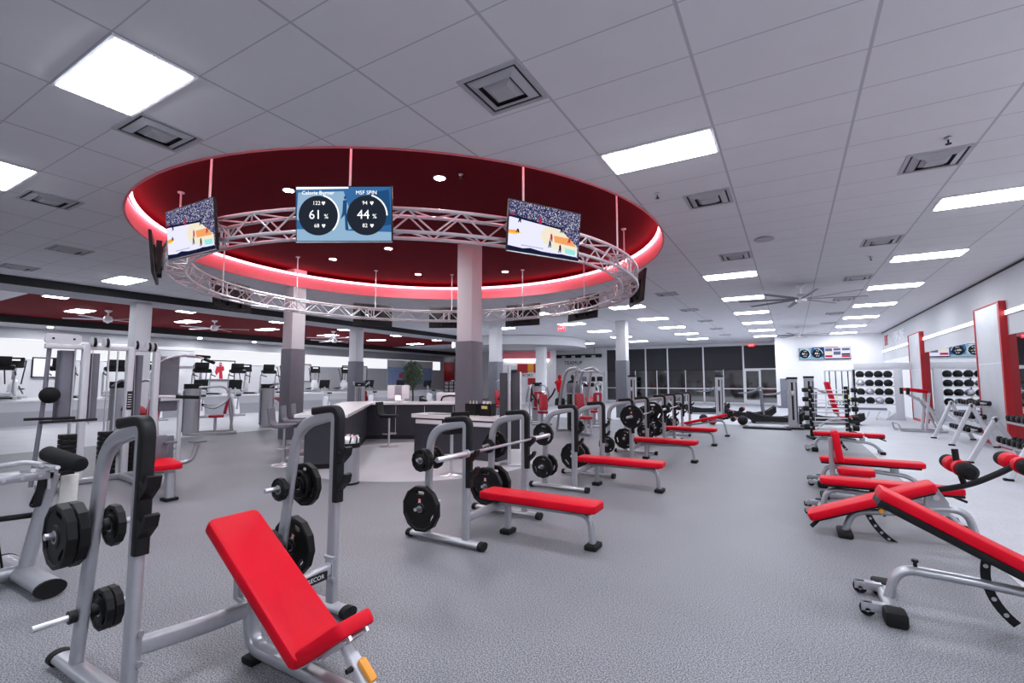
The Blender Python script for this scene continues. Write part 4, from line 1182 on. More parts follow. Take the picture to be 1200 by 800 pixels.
# ------------------------------------------------------------------ selectorised machines
def tower_machine(label, loc, rz, h=1.45, seat=True, arms='press', col='silver', group='selector machines'):
    # weight tower at the origin, seat towards +x
    t = T('selector_machine', label, 'exercise machine', loc, rz, group)
    b = MB(col)
    b.prism([(.19 * math.cos(a) * 1.1, .19 * math.sin(a)) for a in [2 * PI * k / 20 for k in range(20)]], .02, h - .12)
    b.build('tower', t)
    b = MB('black'); b.prism([(.2 * math.cos(a) * 1.1, .2 * math.sin(a)) for a in [2 * PI * k / 20 for k in range(20)]], h - .14, h); b.use('paper').bx(-.235, -.222, -.05, .05, h - .09, h - .06); b.build('tower_cap', t)
    b = MB('wrap'); b.bx(-.225, -.2, -.07, .07, .1, h - .2); sw = b.build('stack_window', t)
    b = MB('chrome'); b.cyl((-.23, -.035, .15), (-.23, -.035, h - .2), .01, 8); b.cyl((-.23, .035, .15), (-.23, .035, h - .2), .01, 8); b.build('guide_rod', sw)
    if arms == 'tower':
        return t
    b = MB('silver'); b.tube(fillet([(0, .3, .05), (.5, .34, .05), (1.15, .3, .05)], .1), rrect(.06, .08, .02), ref=(0, 1, 0)); b.tube([(0, -.3, .05), (1.15, -.3, .05)], rrect(.06, .08, .02), ref=(0, 1, 0)); b.tube([(1.1, -.32, .05), (1.1, .32, .05)], rrect(.06, .08, .02), ref=(1, 0, 0)); b.tube([(0.1, -.32, .05), (.1, .32, .05)], rrect(.06, .08, .02), ref=(1, 0, 0)); b.build('base_frame', t)
    if seat:
        b = MB('silver'); b.tube([(.6, 0, .05), (.6, 0, .48)], rrect(.08, .08, .02)); b.tube(fillet([(1.05, 0, .05), (.98, 0, .6), (.92, 0, 1.1)], .2), rrect(.07, .07, .02)); b.build('seat_post', t)
        b = MB('dred'); b.pad(.4, .36, .075, .09, .02, Matrix.Translation((.62, 0, .52))); b.build('seat_pad', t)
        b = MB('dred'); b.pad(.6, .3, .075, .07, .02, Matrix.Translation((.88, 0, .88)) @ Matrix.Rotation(rad(100), 4, 'Y')); b.build('back_pad', t)
    if arms == 'press':
        for s in (-1, 1):
            b = MB('silver'); b.tube(fillet([(.95, s * .34, 1.35), (.9, s * .42, 1.0), (.55, s * .42, .75), (.3, s * .3, .85)], [.15, .15]), .03); a = b.build('press_arm', t)
            b = MB('foam'); b.tube([(.35, s * .33, .83), (.25, s * .15, .87)], .026); b.build('grip', a)
            b = MB('silver'); b.tube(fillet([(1.0, s * .3, .1), (1.05, s * .34, .8), (.85, s * .3, 1.4), (.15, s * .12, h - .1)], [.3, .2]), .028); b.build('side_frame', t)
    elif arms == 'curl':
        b = MB('silver'); b.tube(fillet([(.0, -.2, h - .1), (.35, -.3, h + .05), (.6, -.25, h - .05)], .15), .026); b.tube(fillet([(0, .2, h - .1), (.35, .3, h + .05), (.6, .25, h - .05)], .15), .026); b.build('press_arm', t)
        b = MB('dred'); b.pad(.3, .5, .07, .06, .02, Matrix.Translation((.42, 0, .9)) @ Matrix.Rotation(rad(35), 4, 'Y')); b.build('arm_pad', t)
    return t
tower_machine('silver chest press machine with red seat and arched arms, left of the first column', (-15.15, 7.45, 0), rad(62), 1.48)
tower_machine('silver arm machine with dark slot front, close beside the first column', (-15.5, 10.0, 0), rad(75), 1.46, arms='curl')
tower_machine('rounded silver machine tower seen behind the cable station', (-13.0, 4.9, 0), rad(20), 1.55, arms='curl', col='steel')
tower_machine('silver machine tower with black cap behind the left end of the reception counter', (-14.1, 12.8, 0), rad(130), 1.5, arms='curl')
tower_machine('silver machine tower with black cap seen just left of the central column', (-11.9, 16.3, 0), rad(150), 1.55, arms='curl')
tower_machine('silver machine tower peeking between the central column and the dark panel stand', (-9.7, 16.4, 0), rad(150), 1.55, arms='curl')
tower_machine('selector machine with black capped tower just right of the dark panel stand', (-8.7, 16.9, 0), rad(-60), 1.5, arms='press')
tower_machine('selector machine with black capped tower behind the second flat bench', (-6.3, 16.3, 0), rad(-50), 1.5, arms='curl')
tower_machine('selector machine behind the white and grey column near the benches', (-7.2, 18.4, 0), rad(-60), 1.5, arms='press')

# lat tower with arched silver bars
t = T('lat_machine', 'arched silver pulldown machine with tall bent bars behind the flat benches', 'exercise machine', (-5.75, 13.65, 0), rad(-40))
for s in (-1, 1):
    b = MB('silver'); b.tube(fillet([(-.5, s * .35, .05), (-.25, s * .3, 1.35), (.05, s * .28, 1.9), (.75, s * .28, 1.95), (.95, s * .3, 1.82)], [.3, .25, .1]), .042); b.build('bent_frame', t)
    b = MB('silver'); b.tube(fillet([(.6, s * .25, .05), (.4, s * .25, 1.1), (.65, s * .25, 1.88)], .5), .035); b.build('inner_frame', t)
b = MB('black'); b.box((-.05, 0, .62), (.22, .34, 1.1), .02); b.build('weight_stack', t)
b = MB('shroud'); b.box((-.05, 0, 1.35), (.26, .38, .3), .04); b.build('weight_shroud', t)
b = MB('steel'); b.tube(fillet([(.85, -.55, 1.75), (.85, -.3, 1.85), (.85, .3, 1.85), (.85, .55, 1.75)], .1), .018, ref=(1, 0, 0)); b.build('pulldown_bar', t)
b = MB('dred'); b.pad(.4, .34, .08, .08, .02, Matrix.Translation((.7, 0, .5))); b.build('seat_pad', t)
b = MB('dred'); b.pad(.5, .28, .08, .07, .02, Matrix.Translation((.35, 0, .95)) @ Matrix.Rotation(rad(80), 4, 'Y')); b.build('chest_pad', t)
b = MB('silver'); b.tube([(-.5, 0, .05), (1.0, 0, .05)], rrect(.07, .09, .02)); b.tube([(.7, 0, .05), (.7, 0, .48)], rrect(.08, .08, .02)); b.tube([(-.5, -.36, .05), (-.5, .36, .05)], rrect(.07, .09, .02), ref=(1, 0, 0)); b.build('base_frame', t)

# rear delt machine with black parts
t = T('arm_machine', 'dark arm machine with red pads beside the dark panel stand', 'exercise machine', (-7.45, 14.9, 0), rad(-60))
b = MB('silver'); b.tube(fillet([(-.4, 0, .05), (0, 0, .6), (.3, 0, 1.2)], .3), .04); b.tube([(-.5, 0, .05), (.7, 0, .05)], rrect(.07, .09, .02)); b.tube([(-.4, -.35, .05), (-.4, .35, .05)], rrect(.07, .09, .02), ref=(1, 0, 0)); b.build('frame', t)
b = MB('black'); b.ball((-.15, 0, .85), .22, 16, 10, (1.2, .8, .8)); b.tube(fillet([(-.2, .2, .9), (0, .35, 1.1), (.4, .4, 1.3)], .2), .03); b.tube(fillet([(-.2, -.2, .9), (0, -.35, 1.1), (.4, -.4, 1.3)], .2), .03); b.build('lever_arm', t)
b = MB('dred'); b.pad(.55, .3, .08, .07, .02, Matrix.Translation((.45, 0, .85)) @ Matrix.Rotation(rad(65), 4, 'Y')); b.build('back_pad', t)
b = MB('dred'); b.pad(.36, .34, .08, .08, .02, Matrix.Translation((.15, 0, .5))); b.build('seat_pad', t)

# ------------------------------------------------------------------ cardio machines on the left platform
def make_treadmill():
    t = T('treadmill', '', 'treadmill', (0, 0, 0))
    b = MB('black'); b.box((0, 0, .12), (1.7, .55, .06), .015); b.build('belt', t)
    b = MB('silver')
    for s in (-1, 1): b.box((0, s * .34, .12), (1.9, .12, .12), .03)
    b.box((.9, 0, .18), (.3, .76, .24), .06); b.build('deck', t)
    for s in (-1, 1):
        b = MB('silver'); b.tube(fillet([(.85, s * .38, .15), (.75, s * .4, 1.05), (.55, s * .4, 1.15)], .1), .035); b.build('upright', t)
        b = MB('black'); b.tube(fillet([(.75, s * .4, 1.05), (.4, s * .4, 1.0), (.05, s * .38, .95)], .1), .025); b.build('handrail', t)
    b = MB('black'); b.box((.68, 0, 1.22), (.2, .8, .16), .04, rot=(0, -.5, 0)); b.build('console', t)
    b = MB('black'); b.box((.72, 0, 1.46), (.05, .6, .36), .02, rot=(0, -.2, 0)); d = b.build('display', t)
    b = MB('paper'); b.X = Matrix.Translation((.72, 0, 1.46)) @ Matrix.Rotation(-.2, 4, 'Y'); b.bx(.025, .029, -.1, .1, .05, .09); b.build('display_badge', d, smooth=False)
    return t
def make_elliptical():
    t = T('elliptical_trainer', '', 'elliptical trainer', (0, 0, 0))
    b = MB('silver'); b.tube([(-.9, 0, .08), (.8, 0, .08)], rrect(.08, .12, .03)); b.tube([(-.85, -.3, .05), (-.85, .3, .05)], rrect(.08, .08, .02), ref=(1, 0, 0)); b.tube([(.75, -.3, .05), (.75, .3, .05)], rrect(.08, .08, .02), ref=(1, 0, 0)); b.build('base_frame', t)
    b = MB('paper'); b.lathe([(.02, -.14), (.32, -.12), (.36, 0), (.32, .12), (.02, .14)], (.45, 0, .45), (0, 1, 0), 24); b.build('flywheel_cover', t)
    b = MB('silver'); b.tube([(.5, 0, .6), (.62, 0, 1.3)], rrect(.1, .1, .03)); b.build('mast', t)
    b = MB('black'); b.box((.6, 0, 1.44), (.08, .58, .44), .05, rot=(0, -.3, 0)); d = b.build('console', t)
    b = MB('scr_white'); b.X = Matrix.Translation((.6, 0, 1.42)) @ Matrix.Rotation(-.3, 4, 'Y'); b.bx(.041, .046, -.16, .16, .09, .15); b.bx(-.046, -.041, -.16, .16, .09, .15); b.build('console_badge', d, smooth=False)
    for s in (-1, 1):
        b = MB('black'); b.tube(fillet([(.5, s * .22, .6), (.4, s * .28, 1.2), (.25, s * .3, 1.55), (.1, s * .26, 1.5)], [.2, .1]), .022); b.build('swing_arm', t)
        b = MB('black'); b.box((-.2, s * .16, .3 + .1 * s), (.45, .18, .05), .015); b.tube([(-.8, s * .16, .2), (.4, s * .16, .4 + .1 * s)], .025); b.build('pedal', t)
    return t
tm, el = make_treadmill(), make_elliptical()
n = 0
for k in range(7):
    y = 5.6 + k * 1.75
    lab = '%s black treadmill from the left in the front row on the platform' % ORD(k)
    if k == 0:
        o = tm; o.location = (-24.4, y, .84); o['label'] = lab; o['group'] = 'treadmills on the left platform'; o.rotation_euler = (0, 0, rad(170))
    else:
        o = dup(tm, (-24.4, y, .84), rad(170), label=lab)
for k in range(8):
    y = 6.6 + k * 2.3
    lab = '%s elliptical trainer from the left in the back row near the left wall' % ORD(k)
    if k == 0:
        o = el; o.location = (-26.9, y, .84); o['label'] = lab; o['group'] = 'elliptical trainers near the left wall'; o.rotation_euler = (0, 0, rad(-20))
    else:
        o = dup(el, (-26.9, y, .84), rad(-20 + 6 * (k % 3)), label=lab)
# upright bikes standing at floor level before the platform wall
def make_bike():
    t = T('exercise_bike', '', 'exercise bike')
    b = MB('silver'); b.tube([(-.5, 0, .06), (.5, 0, .06)], rrect(.08, .1, .03)); b.tube([(-.5, -.28, .05), (-.5, .28, .05)], rrect(.07, .08, .02), ref=(1, 0, 0)); b.tube([(.5, -.28, .05), (.5, .28, .05)], rrect(.07, .08, .02), ref=(1, 0, 0)); b.build('base_frame', t)
    b = MB('paper'); b.prism([(-.25, .1), (.35, .1), (.45, .5), (.3, .75), (.1, .7), (-.1, .4)], -.1, .1, X=Matrix.Rotation(PI / 2, 4, 'X')); b.build('body', t)
    b = MB('silver'); b.tube([(.35, 0, .6), (.48, 0, 1.25)], rrect(.07, .07, .02)); b.tube([(-.15, 0, .3), (-.3, 0, .9)], rrect(.06, .06, .02)); b.build('mast', t)
    b = MB('black'); b.pad(.26, .2, .08, .06, .03, Matrix.Translation((-.32, 0, .93))); b.build('saddle', t)
    b = MB('black'); b.box((.5, 0, 1.4), (.07, .54, .46), .05, rot=(0, -.3, 0)); d = b.build('console', t)
    b = MB('scr_white'); b.X = Matrix.Translation((.5, 0, 1.36)) @ Matrix.Rotation(-.3, 4, 'Y'); b.bx(.036, .042, -.13, .13, .1, .17); b.build('console_badge', d, smooth=False)
    b = MB('black'); b.tube(fillet([(.42, -.25, 1.1), (.5, -.2, 1.2), (.5, .2, 1.2), (.42, .25, 1.1)], .08), .02, ref=(1, 0, 0)); b.build('handlebar', t)
    return t
bk = make_bike()
for k, (x, y) in enumerate(((-22.0, 9.6), (-22.0, 11.2), (-21.8, 12.6), (-21.6, 15.4), (-21.4, 17.2), (-21.2, 20.2), (-21.0, 22.6), (-20.8, 25.0))):
    lab = '%s exercise bike from the left, standing before the platform wall' % ORD(k)
    if k == 0:
        bk.location = (x, y, .0); bk['label'] = lab; bk['group'] = 'exercise bikes before the platform'; bk.rotation_euler = (0, 0, rad(160))
    else:
        dup(bk, (x, y, 0), rad(160), label=lab)
# framed mirrors / pictures on the left wall
for k, (y, z0, z1, w, lab) in enumerate(((8.1, 1.7, 2.6, 1.3, 'black framed picture on the left wall behind the cable station'), (15.3, 1.6, 2.75, 1.9, 'black framed picture just left of the first column, a red figure on it'), (20.6, 1.5, 2.7, 1.7, 'black framed picture right of the first column'), (25.3, 1.5, 2.7, 2.4, 'black framed picture behind the slim left column, a red figure on it'))):
    t = T('framed_picture', lab, 'picture', (XB + .02, y, (z0 + z1) / 2), 0, 'framed pictures on the left wall')
    h, q = (z1 - z0) / 2, w / 2
    b = MB('black'); b.bx(0, .04, -q, q, h - .05, h); b.bx(0, .04, -q, q, -h, -h + .05); b.bx(0, .04, -q, -q + .05, -h, h); b.bx(0, .04, q - .05, q, -h, h); b.build('frame', t, smooth=False)
    b = MB('paper'); b.bx(0, .015, -q + .05, q - .05, -h + .05, h - .05)
    if k in (1, 3):
        b.use('dred'); b.X = Matrix.Translation((.017, .1, 0)) @ Matrix.Rotation(PI / 2, 4, 'Z') @ Matrix.Rotation(PI / 2, 4, 'X')
        b.poly([(.02 + .1 * math.cos(a), .34 + .11 * math.sin(a)) for a in [2 * PI * i / 12 for i in range(12)]])
        b.poly([(-.2, .22), (.2, .24), (.24, 0), (.12, -.05), (.18, -.5), (-.02, -.5), (-.05, -.1), (-.2, -.3), (-.28, -.1)])
    b.build('print', t, smooth=False)
t = T('wall_picture', 'large pale blue and white poster at the end of the left wall', 'picture', (XB + .02, 31.5, 2.3))
b = MB('blue'); b.bx(0, .03, -2.8, 2.8, -1.0, .4); b.use('pink').bx(.03, .034, -1.5, -.4, -.5, -.1); b.build('print', t, smooth=False)
b = MB('paper'); b.bx(0, .028, -2.8, 2.8, .4, 1.0); b.bx(0, .04, -2.86, -2.8, -1.06, 1.06); b.bx(0, .04, 2.8, 2.86, -1.06, 1.06); b.build('frame', t, smooth=False)
t = T('wall_niche_panel', 'grey recessed wall box on the left wall behind the chest press machine', 'wall panel', (XB, 13.0, 2.9))
b = MB('wallg'); b.bx(.0, .12, -.95, .95, -.55, .3); b.build('box', t, smooth=False)
b = MB('shroud'); b.bx(.12, .13, -.9, .9, .26, .3); b.build('edge', t, smooth=False)

# ------------------------------------------------------------------ reception
def strip_quad(p, q, d):
    p, q = V((p[0], p[1])), V((q[0], q[1]))
    n = V((-(q - p).y, (q - p).x)).normalized() * d
    return [tuple(p), tuple(q), tuple(q + n), tuple(p + n)]
A0, A1, A2 = (-7.0, 5.95), (-10.0, 9.35), (-7.3, 10.92)
t = T('reception_counter', 'angled dark grey reception counter with white top, behind the front desk', 'counter')
b = MB('charcoal'); b.prism(strip_quad(A0, A1, .62), .1, .93); b.prism(strip_quad(A1, A2, .62), .1, .93); b.build('body', t, smooth=False)
b = MB('fascia'); b.prism(strip_quad((-7.05, 6.03), A1, .55), 0, .1); b.prism(strip_quad(A1, A2, .55), 0, .1); b.build('plinth', t, smooth=False)
b = MB('counter'); b.prism([(-6.7, 5.82), (-9.8, 9.3), (-7.15, 10.84), (-7.55, 11.7), (-10.6, 9.95), (-10.85, 9.25), (-7.5, 5.35)], .93, .985); b.build('countertop', t, smooth=False)
b = MB('mull')
for k in range(1, 4):
    f = k / 4
    x, y = A1[0] + (A2[0] - A1[0]) * f, A1[1] + (A2[1] - A1[1]) * f
    b.box((x, y - .004, .5), (.012, .02, .78), 0, rot=(0, 0, rad(30)))
b.build('panel_strip', t, smooth=False)
t = T('front_desk', 'dark grey front desk with a thick white rounded top before the central column', 'desk', (-6.02, 8.2, 0))
b = MB('charcoal'); b.bx(-1.05, 1.05, -.24, .22, .0, .785); b.build('body', t, smooth=False)
b = MB('counter'); b.prism(rrect(2.3, .62, .12, 5), .785, .86); b.build('countertop', t)
for u0, u1 in ((-1.0, -.3), (.35, 1.02)):
    b = MB('paper'); b.bx(u0, u1, -.27, -.24, .66, .75, .01); b.build('under_shelf', t)

def stool(loc, rz, label, seatmat='rubber', zebra=False):
    t = T('bar_stool', label, 'stool', loc, rz, 'bar stools at the reception')
    b = MB('chrome'); b.lathe([(.21, 0), (.2, .012), (.06, .03), (.028, .06), (.028, .68)], n=28); b.tube(arc((0, 0, .3), .17, -60, 240, 20, 'xy') if False else [V((.0 + .17 * math.cos(rad(a)), .17 * math.sin(rad(a)), .32)) for a in range(-120, 121, 12)], .011, ref=(0, 0, 1)); b.tube([(0, 0, .32), (.17, 0, .32)], .01); b.build('pedestal', t)
    b = MB(seatmat); b.pad(.4, .4, .07, .12, .025, Matrix.Translation((0, 0, .73))); b.build('seat', t)
    b = MB(seatmat); b.tube(fillet([(-.17, 0, .74), (-.23, 0, .8), (-.26, 0, 1.06)], .08), rrect(.04, .36, .018), ref=(0, 1, 0)); b.build('backrest', t)
    return t
stool((-8.35, 8.5, 0), rad(20), 'black bar stool with low back standing against the back counter')
stool((-4.95, 6.5, 0), rad(160), 'bar stool with chrome foot mostly hidden behind the nearest flat bench')
stool((-8.25, 5.7, 0), rad(40), 'grey bar stool just left of the foreground bench rack upright', 'shroud')
stool((-8.85, 6.35, 0), rad(40), 'grey bar stool between two others left of the counter', 'shroud')
stool((-9.45, 7.0, 0), rad(40), 'grey bar stool nearest the first column', 'shroud')
t = T('waste_bin', 'round chrome waste bin with shiny striped domed lid beside the counter', 'bin', (-5.95, 5.2, 0))
b = MB('steel'); b.lathe([(.17, .03), (.17, .55)], n=32); b.build('body', t)
b = MB('black'); b.lathe([(.175, 0), (.175, .03)], n=32); b.lathe([(.178, .55), (.178, .62)], n=32); b.build('rim', t)
b = MB('chrome')
b.lathe([(.17, .62), (.165, .69), (.14, .73), (.02, .745)], n=32)
b.use('black')
for k in range(10):
    a = 2 * PI * k / 10
    b.tube([(.172 * math.cos(a), .172 * math.sin(a), .625), (.167 * math.cos(a + .1), .167 * math.sin(a + .1), .69), (.1 * math.cos(a + .15), .1 * math.sin(a + .15), .742)], .012, n=6)
b.build('lid', t)
t = T('display_stand', 'freestanding dark grey panel display on a chrome pole and square base', 'display stand', (-4.6, 7.84, 0), rad(30))
b = MB('steel'); b.box((0, -.03, .015), (.4, .3, .03), .008); b.build('base', t)
b = MB('chrome'); b.cyl((-.02, -.06, .03), (-.02, -.06, 1.86), .032, 18); b.build('pole', t)
b = MB('charcoal'); b.bx(-.2, -.055, -.03, .03, .3, 1.72, .006); b.bx(.015, .18, -.03, .03, .3, 1.72, .006); b.build('panel', t)
b = MB('paper'); b.bx(.18, .21, -.03, .03, .3, 1.74); b.build('panel_edge', t, smooth=False)
# things on the desk and the counter
t = T('computer_monitor', 'white backed computer monitor standing on the back counter', 'monitor', (-9.7, 10.22, .985), rad(30))
b = MB('paper'); b.box((0, 0, .27), (.62, .035, .38), .012); b.build('housing', t)
b = MB('steel'); b.bx(-.1, .1, -.02, -.0, .1, .44); b.tube(fillet([(0, -.0, .2), (0, -.1, .02)], .05), rrect(.02, .18, .004, 1), ref=(1, 0, 0)); b.box((0, -.06, .006), (.22, .2, .012), .003); b.build('stand', t)
t = T('telephone', 'small black desk telephone on the back counter beside the monitor', 'telephone', (-9.1, 10.6, .985), rad(30))
b = MB('black'); b.prism([(-.1, 0), (.1, 0), (.1, .04), (-.1, .11)], -.1, .1, X=Matrix.Rotation(PI / 2, 4, 'X')); b.build('base', t)
b = MB('black'); b.tube(fillet([(-.1, -.09, .12), (0, -.07, .15), (0, .07, .15), (-.1, .09, .12)], .03), .02); b.build('handset', t)
t = T('receipt_printer', 'white printer with black paper slot on the back counter', 'printer', (-8.45, 10.95, .985), rad(30))
b = MB('paper'); b.prism([(-.22, 0), (.22, 0), (.22, .2), (-.05, .22), (-.22, .1)], -.17, .17, X=Matrix.Rotation(PI / 2, 4, 'X')); b.build('body', t)
b = MB('black'); b.tube(fillet([(-.2, -.18, .02), (-.16, -.18, .14), (.05, -.18, .17), (.22, -.18, .16)], .06), .022, ref=(0, 1, 0)); b.build('paper_slot', t)
t = T('organizer_stand', 'white desk unit holding a black grid panel behind the back counter', 'shelf unit', (-9.4, 12.3, 0), rad(30))
b = MB('paper'); b.box((0, 0, .6), (.9, .4, 1.2), .02); b.build('cabinet', t)
b = MB('black'); b.box((0, -.05, 1.38), (.5, .04, .36), .01); b.build('panel', t)
b = MB('shroud')
for k in range(3):
    for j in range(3): b.box((-.15 + .15 * k, -.075, 1.27 + .11 * j), (.11, .01, .08), .003)
b.build('pocket', t)
for k, (x, lab) in enumerate(((-5.75, 'left of two black bottle boxes on the front desk'), (-5.4, 'right of two black bottle boxes on the front desk, yellow label on it'))):
    t = T('bottle_box', lab, 'box', (x, 8.28, .86), 0, 'bottle boxes on the desk')
    b = MB('black'); b.bx(-.14, .14, -.1, .1, 0, .012); b.bx(-.14, -.13, -.1, .1, 0, .24); b.bx(.13, .14, -.1, .1, 0, .24); b.bx(-.14, .14, -.1, -.09, 0, .24); b.bx(-.14, .14, .09, .1, 0, .24); b.build('box', t, smooth=False)
    if k:
        b = MB('yellow'); b.bx(-.08, .06, -.103, -.1, .14, .2); b.build('label_patch', t, smooth=False)
    for j in range(3):
        o = MB('paper' if (j + k) % 3 else 'yellow'); o.lathe([(.03, 0), (.032, .2), (.012, .25), (.012, .28)], n=14)
        q = o.build('bottle', loc=(x - .08 + .08 * j, 8.28, .873)); tag(q, '%s bottle standing in the %s black box on the front desk' % (('left', 'middle', 'right')[j], ('left', 'right')[k]), 'bottle', 'bottles in the desk boxes')
b = MB('shroud'); b.prism(rrect(.5, .3, .02), 0, .012); q = b.build('clipboard', loc=(-6.5, 8.15, .86)); tag(q, 'flat grey document tray lying on the front desk left of the bottle boxes', 'tray')

# potted tree
t = T('potted_tree', 'leafy green potted tree standing behind the back counter', 'plant', (-13.1, 14.6, 0))
b = MB('charcoal'); b.lathe([(.2, 0), (.28, .5), (.25, .5), (.24, .45), (.01, .44)], n=24); b.build('pot', t)
b = MB('trunk'); b.tube([(0, 0, .44), (.03, 0, .9), (-.02, .02, 1.4), (.03, 0, 1.8)], .035, n=8)
for k in range(7):
    a = k * 2.4; b.tube([(0, 0, 1.2 + .08 * k), (.3 * math.cos(a), .3 * math.sin(a), 1.6 + .09 * k)], .012, n=6)
b.build('trunk', t)
b = MB('leaf'); rr = random.Random(3)
for k in range(1500):
    a, u, q = rr.uniform(0, 2 * PI), rr.uniform(-1, 1), rr.random() ** .4
    s = math.sqrt(1 - u * u)
    c = V((.44 * q * s * math.cos(a), .44 * q * s * math.sin(a), 1.85 + .52 * q * u))
    X = Matrix.Translation(c) @ Matrix.Rotation(rr.uniform(0, 6.3), 4, 'Z') @ Matrix.Rotation(rr.uniform(-1, 1.2), 4, 'X') @ Matrix.Rotation(rr.uniform(-1, 1), 4, 'Y')
    L = rr.uniform(.05, .085)
    b.add([(0, -L, 0), (L * .35, -.01, .008), (0, L, 0), (-L * .35, -.01, .008)], [(0, 1, 2), (0, 2, 3)], X)
b.build('foliage', t, smooth=False)

# ------------------------------------------------------------------ far end: shop display, dummies, lettering
t = T('shop_display', 'red and white shop display wall under the round soffit', 'display shelf', (-15.3, 28.2, 0), rad(22))
b = MB('paper'); b.bx(-2.0, 2.0, 0, .1, 0, 3.6); b.build('back_panel', t, smooth=False)
b = MB('lip'); b.bx(-1.6, 1.6, -.12, 0, 3.05, 3.5); b.build('header', t, smooth=False)
b = MB('strip'); b.bx(-1.5, 1.5, -.16, -.02, 2.92, 3.0); b.build('lamp_tube', t, smooth=False)
b = MB('redmetal'); b.bx(-.6, .1, -.06, 0, 2.1, 2.7); b.use('orange').bx(.1, .5, -.05, 0, 2.15, 2.7); b.use('redmetal').bx(.5, 1.3, -.06, 0, 2.1, 2.7); b.bx(.1, .6, -.06, 0, 1.3, 1.75); b.use('orange').bx(.6, 1.2, -.05, 0, 1.3, 1.75); b.build('colour_panel', t, smooth=False)
b = MB('black'); b.text('KORT', .26, Matrix.Translation((.1, -.01, 1.93)) @ Matrix.Rotation(PI / 2, 4, 'X'), .005); b.build('lettering', t, smooth=False)
b = MB('charcoal'); b.bx(-1.0, -.6, -.2, 0, 2.05, 2.3); b.bx(.3, .9, -.5, -.1, .2, 1.15); b.build('shelf_box', t, smooth=False)
t = T('wall_panel_set', 'red panels around a dark door, rear wall, left of the central column', 'wall panel', (-26.4, YB, 0))
b = MB('redmetal'); b.bx(-2.0, -.75, -.04, 0, 0, 3.3); b.use('dred').bx(.55, 1.7, -.04, 0, 0, 3.3); b.build('red_panel', t, smooth=False)
b = MB('wrap'); b.bx(-.72, .52, -.1, 0, 0, 3.6); b.build('door_leaf', t, smooth=False)
t = T('wall_lettering', 'small dark lettering on the white rear wall above the boxing dummies', 'lettering', (-15.2, YB, 3.0))
b = MB('black'); b.text('TEAMUP', .42, Matrix.Translation((0, -.02, 0)) @ Matrix.Rotation(PI / 2, 4, 'X'), .01); b.build('letters', t, smooth=False)
t = T('track_light', 'black track with lamp heads along the top of the white rear wall', 'track light', (-15.05, YB - .4, 3.62))
b = MB('fascia'); b.tube([(-2.4, 0, 0), (2.4, 0, 0)], .05, ref=(0, 0, 1)); b.build('track', t)
for k in range(2):
    b = MB('fascia'); b.cyl((-1.8 + 3.6 * k, 0, .04), (-1.8 + 3.6 * k, 0, ZC - 3.62), .015, 8); b.build('hanger', t)
for k in range(6):
    b = MB('fascia'); b.box((-2.1 + k * .85, 0, -.12), (.5, .14, .2), .03); b.build('lamp_head', t)
def dummy(loc, m, lab):
    t = T('boxing_dummy', lab, 'boxing dummy', loc)
    b = MB('black'); b.lathe([(.32, 0), (.34, .1), (.3, .42), (.1, .5), (.06, .9)], n=24); b.build('base', t)
    b = MB(m)
    b.lathe([(.01, .82), (.16, .85), (.2, 1.0), (.24, 1.3), (.27, 1.48), (.2, 1.58), (.08, 1.63), (.07, 1.68)], n=24)
    b.ball((0, -.02, 1.8), .13, 18, 12, (.9, 1.05, 1.2))
    b.ball((.25, -.03, 1.46), .1, 12, 8); b.ball((-.25, -.03, 1.46), .1, 12, 8); b.ball((0, -.15, 1.79), .03, 8, 6); b.ball((.1, -.19, 1.38), .1, 12, 8, (1, .5, .8)); b.ball((-.1, -.19, 1.38), .1, 12, 8, (1, .5, .8))
    b.build('torso', t)
    return t
dummy((-12.9, 28.3, 0), 'red', 'bright red boxing dummy torso on a black base before the white wall')
dummy((-12.0, 28.3, 0), 'black', 'black boxing dummy torso beside the red one')
t = T('storage_shelf', 'grey shelf with black boxes behind the arched pulldown machine', 'shelf unit', (-11.8, 31.0, 0), rad(10))
for s in (-1, 1):
    for y in (-.2, .2):
        b = MB('steel'); b.tube([(s * .9, y, 0), (s * .9, y, 2.2)], rrect(.05, .05, .01)); b.build('post', t)
for z in (.3, .9, 1.5, 2.1):
    b = MB('steel'); b.bx(-.92, .92, -.22, .22, z, z + .03); b.build('shelf_board', t, smooth=False)
for k, (x, z) in enumerate(((-.5, .93), (0, .93), (.5, .93), (-.5, 1.53), (.1, 1.53), (.6, 1.53), (-.3, .33), (.4, .33))):
    b = MB('black' if k % 3 else 'shroud'); b.box((0, 0, .16), (.34, .32, .32), .03)
    c, s_ = math.cos(rad(10)), math.sin(rad(10))
    q = b.build('storage_box', loc=(-11.8 + x * c, 31.0 + x * s_, z + .003)); q.rotation_euler = (0, 0, rad(10)); tag(q, '%s box on the %s board of the grey shelf' % (('left', 'middle', 'right', 'left', 'middle', 'right', 'left', 'right')[k], 'second' if z < 1 and z > .5 else 'third' if z > 1 else 'lowest'), 'box', 'boxes on the grey shelf')

